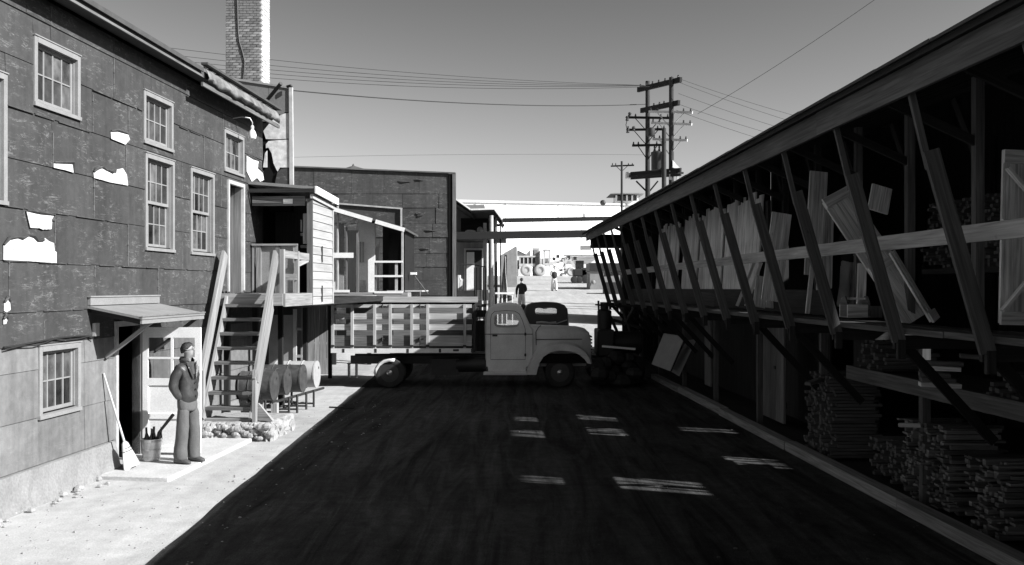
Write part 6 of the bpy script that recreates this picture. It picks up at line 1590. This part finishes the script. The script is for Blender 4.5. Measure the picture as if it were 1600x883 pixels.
# dark parked machines at the right edge of the road
dm = root('dark_tractor', 'dark tractor parked in front of the grey crate beyond the shed end', 'tractor', (wx(905, 78), 78, gz(78)))
Xd = lambda px: wx(px, 78); Zd = lambda py: wz(py, 78)
MB().box(Xd(896), Xd(924), 78, 79.5, Zd(432), Zd(420.5)).part('engine_hood', MT['machdark'], dm, bevel=.08)
MB().box(Xd(910), Xd(930), 78, 79.5, Zd(440), Zd(418.5)).part('cab', MT['machdark'], dm)
for px, r in ((897, .3), (905, .3), (915, .36), (926, .45)): MB().lathe([(r * .4, -.15), (r, -.12), (r, .12), (r * .4, .15)], 16, (Xd(px), 77.9, gz(78) + r), 'Y').part('wheel', MT['tyre'], dm)
ck = root('grey_crate', 'large grey crate with dark top seen through the shed end struts', 'crate', (wx(945, 66), 66, gz(66)))
MB().box(wx(922, 66), wx(975, 66), 66, 69, gz(66), wz(424, 66)).part('side', MT['ply'], ck)
MB().box(wx(921, 66), wx(976, 66), 65.9, 69.1, wz(424, 66), wz(411, 66)).part('cover', MT['machdark'], ck)
MB().ball((wx(927, 65.8), 65.8, wz(441, 66)), .16, 8, 5).part('knob', MT['ply'], ck)
MB().box(wx(944, 60), wx(985, 60), 60, 61, gz(60), wz(441, 60)).thing('dark_skip', MT['machdark'], 'low dark skip at the foot of the grey crate', 'skip', (wx(960, 60), 60, gz(60)))

# ------------------------------------------------------------------ utility poles and wires
def tubep(name, pts, r, mat, par, n=8): return MB().tube(pts, r, n).part(name, mat, par, smooth=True)
Y1, Y2 = 50.0, 47.7
hf = root('transformer_poles', 'pair of tall power poles with crossarms and a hanging transformer', 'power pole', (wx(1012, Y1), Y1, gz(Y1)))
a1 = lambda px, py, dy=0: Vector((wx(px, Y1 + dy), Y1 + dy, wz(py, Y1 + dy)))
a2 = lambda px, py, dy=0: Vector((wx(px, Y2 + dy), Y2 + dy, wz(py, Y2 + dy)))
x1, x2 = wx(1012, Y1), wx(1049, Y2)
tubep('pole', [(x1, Y1, gz(Y1) - .3), (x1, Y1, wz(127, Y1))], [.15, .12], MT['steelpole'], hf, 12)
tubep('pole', [(x2, Y2, gz(Y2) - .3), (x2, Y2, wz(121, Y2))], [.15, .12], MT['steelpole'], hf, 12)
x3 = wx(1037.5, 46.5)
tubep('pole', [(x3, 46.5, gz(46.5) - .3), (x3, 46.5, wz(201, 46.5))], [.13, .11], MT['steelpole'], hf, 12)
def longarm(pa, pb, w_=.14, h_=.26):
    return MB().bar(pa, pb, w_, h_).part('crossarm', MT['blackw'], hf)
longarm(a1(997, 140.5, .6), a2(1064, 124.5, -.6)); longarm(a1(1002, 173, .5), a2(1061, 160.5, -.5))
mb_ = []
for i in range(7):
    f = .06 + .88 * i / 6; p = a1(997, 137, .6).lerp(a2(1064, 121, -.6), f)
    MB().lathe([(.05, 0), (.06, .05), (.03, .08), (.05, .13), (.02, .16)], 8, p).part('insulator', MT['insul'], hf)
for f in (.35, .5, .62): MB().lathe([(.05, 0), (.06, .05), (.03, .08), (.05, .13)], 8, a1(1002, 169.5, .5).lerp(a2(1061, 157, -.5), f)).part('insulator', MT['insul'], hf)
def arm(p, q, m, br=True):
    MB().bar(p, q, .1, .12).part('crossarm', MT[m], hf)
    if br:
        mid = p.lerp(q, .5)
        for f in (.2, .8):
            e = p.lerp(q, f); MB().bar(e - Vector((0, 0, .06)), mid - Vector((0, .0, .8)), .035, .04).part('arm_brace', MT[m], hf)
    for f in (.04, .2, .8, .96):
        c = p.lerp(q, f); MB().lathe([(.045, .06), (.055, .1), (.03, .14), (.045, .18), (.02, .2)], 8, c).part('insulator', MT['insul'], hf)
arm(a1(980, 183.5, .3), a1(1046, 184.5, -.5), 'blackw'); arm(a1(979, 203, .3), a1(1040, 202, -.5), 'blackw'); arm(a1(988, 227.5, .3), a1(1036, 226.5, -.5), 'blackw')
arm(a2(1014, 174.5, .6), a2(1082, 176, -.6), 'armpale'); arm(a2(1018, 192, .6), a2(1081, 194.5, -.6), 'armpale'); arm(a2(1020, 217.5, .5), a2(1074, 219.5, -.5), 'armpale')
for px, py in ((980, 185), (984, 179), (981, 204), (990, 201), (1016, 209)):
    MB().lathe([(.07, -.14), (.1, -.1), (.06, -.02), (.1, .04), (.06, .12)], 8, a1(px, py, .1)).part('insulator', MT['insul'], hf)
MB().tube([a1(980, 187, .1), a1(978, 195, .1), a1(980, 203, .1)], .02, 5).part('jumper', MT['wire'], hf)
tr_ = MB().lathe([(.28, 0), (.30, .04), (.30, .82), (.32, .85), (.32, .92), (.1, 1.0)], 18, Vector((wx(1026.5, 48), 48, wz(266, 48)))).part('transformer', MT['iron'], hf, smooth=True)
for dx in (-.12, .12): MB().lathe([(.05, .95), (.07, 1.05), (.04, 1.1), (.06, 1.2), (.02, 1.25)], 8, Vector((wx(1026.5, 48) + dx, 48, wz(266, 48)))).part('bushing', MT['insul'], tr_)
MB().lathe([(.2, 0), (.22, .05), (.22, .4), (.1, .45)], 14, Vector((wx(1016, 48.8), 48.6, wz(214, 48.8)))).part('switch_can', MT['iron'], hf, smooth=True)
pa, pb2 = a1(985, 276, .8), a2(1062, 270, -.8)
MB().bar(pa, pb2, .5, .1).part('platform', MT['blackw'], hf)
MB().bar(pa + Vector((0, -.3, .1)), pb2 + Vector((0, -.3, .1)), .1, .22).part('platform_beam', MT['blackw'], hf)
MB().bar(pa + Vector((0, -.3, -.14)), pb2 + Vector((0, -.3, -.14)), .08, .12).part('platform_beam', MT['blackw'], hf)
MB().box(pa.x - .25, pa.x, pa.y - .3, pa.y + .2, pa.z - .1, pa.z + .22).part('platform_end', MT['armpale'], hf)
for a, b, c, d in ((994, 283, 1011, 300), (1028, 283, 1014, 300)):
    MB().bar(a1(a, b), a1(c, d), .07, .08).part('platform_brace', MT['blackw'], hf)
for px in (1044, 1055): MB().box(a2(px, 280).x, a2(px, 280).x + .12, Y2 - .4, Y2 - .3, wz(282, Y2), wz(268, Y2)).part('platform_rail', MT['armpale'], hf)
MB().hexa([a2(1051, 262, -.3), a2(1064, 264, -.3), a2(1064, 264, .1), a2(1051, 262, .1), a2(1051, 250, -.3), a2(1058, 258, -.3), a2(1058, 258, .1), a2(1051, 250, .1)]).part('side_panel', MT['white'], hf)
sp_ = root('utility_pole', 'slender utility pole with one crossarm left of the transformer poles', 'utility pole', (wx(971.5, 80), 80, gz(80)))
tubep('pole', [(wx(971.5, 80), 80, gz(80) - .3), (wx(971.5, 80), 80, wz(252, 80))], [.12, .09], MT['steelpole'], sp_)
MB().bar((wx(955, 80), 80.3, wz(259, 80)), (wx(990, 80), 79.7, wz(259, 80)), .1, .12).part('crossarm', MT['blackw'], sp_)
for sg in (-1, 1): MB().bar((wx(971.5 + sg * 9, 80), 80, wz(259.5, 80)), (wx(971.5, 80), 80, wz(268, 80)), .04, .05).part('arm_brace', MT['blackw'], sp_)
for px in (957, 962, 982, 988): MB().lathe([(.05, .06), (.06, .12), (.03, .16), (.05, .22)], 8, (wx(px, 80), 80, wz(259, 80))).part('insulator', MT['insul'], sp_)
lp_ = root('utility_pole', 'utility pole hidden behind the tar paper building roof', 'utility pole', (wx(195, 46), 46, gz(46)))
tubep('pole', [(wx(195, 46), 46, gz(46) - .3), (wx(195, 46), 46, wz(62, 46))], [.16, .12], MT['steelpole'], lp_)
MB().bar((wx(195, 46) - .2, 45, wz(66, 46)), (wx(195, 46) + .2, 47.4, wz(66, 46)), .1, .12).part('crossarm', MT['blackw'], lp_)
def wire(label, p, q, sag, r=.012, mat='wire', n=24):
    p, q = Vector(p), Vector(q); pts = []
    for i in range(n + 1):
        f = i / n; c = p.lerp(q, f); c.z -= sag * 4 * f * (1 - f); pts.append(c)
    return MB().tube(pts, r, 5, cap=False).thing('power_line', MT[mat], label, 'wire', tuple(p), group='power lines over the yard')
def W2(px, py, Y): return Vector((wx(px, Y), Y, wz(py, Y)))
for k_, (y0, y1, lab) in enumerate([(66, 133, 'highest power line running behind the chimney to the transformer poles'), (77, 134.5, 'second highest power line behind the chimney'), (85, 136, 'third power line down behind the chimney'), (92, 137.5, 'fourth power line down behind the chimney'), (99, 140, 'lowest of the bunched power lines behind the chimney')]):
    wire(lab, W2(196, y0, 45.2 + .5 * k_), W2(1000 + 6 * k_, y1 - k_ * 1.2, 50.4 - .3 * k_), .35 + .05 * k_)
wire('thick slack cable from the wing roof to the transformer poles', W2(452, 141, 36), W2(1008, 163, 49.8), .28, .024)
wire('faint thin line low across the sky above the wing', W2(452, 246, 60), W2(1012, 242, 60), -.1, .010, 'wirepale')
for k_, (y0, x1_, y1, lab) in enumerate([(124, 1300, 190, 'highest line leaving the transformer poles over the shed roof'), (129, 1300, 207, 'second line leaving the transformer poles over the shed roof'), (146, 1290, 216, 'third line leaving the transformer poles over the shed roof'), (162, 1280, 222, 'fourth line leaving the transformer poles over the shed roof'), (172, 1270, 236, 'lowest line leaving the transformer poles over the shed roof')]):
    wire(lab, W2(1064 - k_ * 2, y0, 47.2), W2(x1_ + 160, y1 + 40, 47), .3, .011)
wire('single diagonal line climbing to the upper right of the sky', W2(1090, 178, 47), W2(1450, -60, 40), .2, .011)
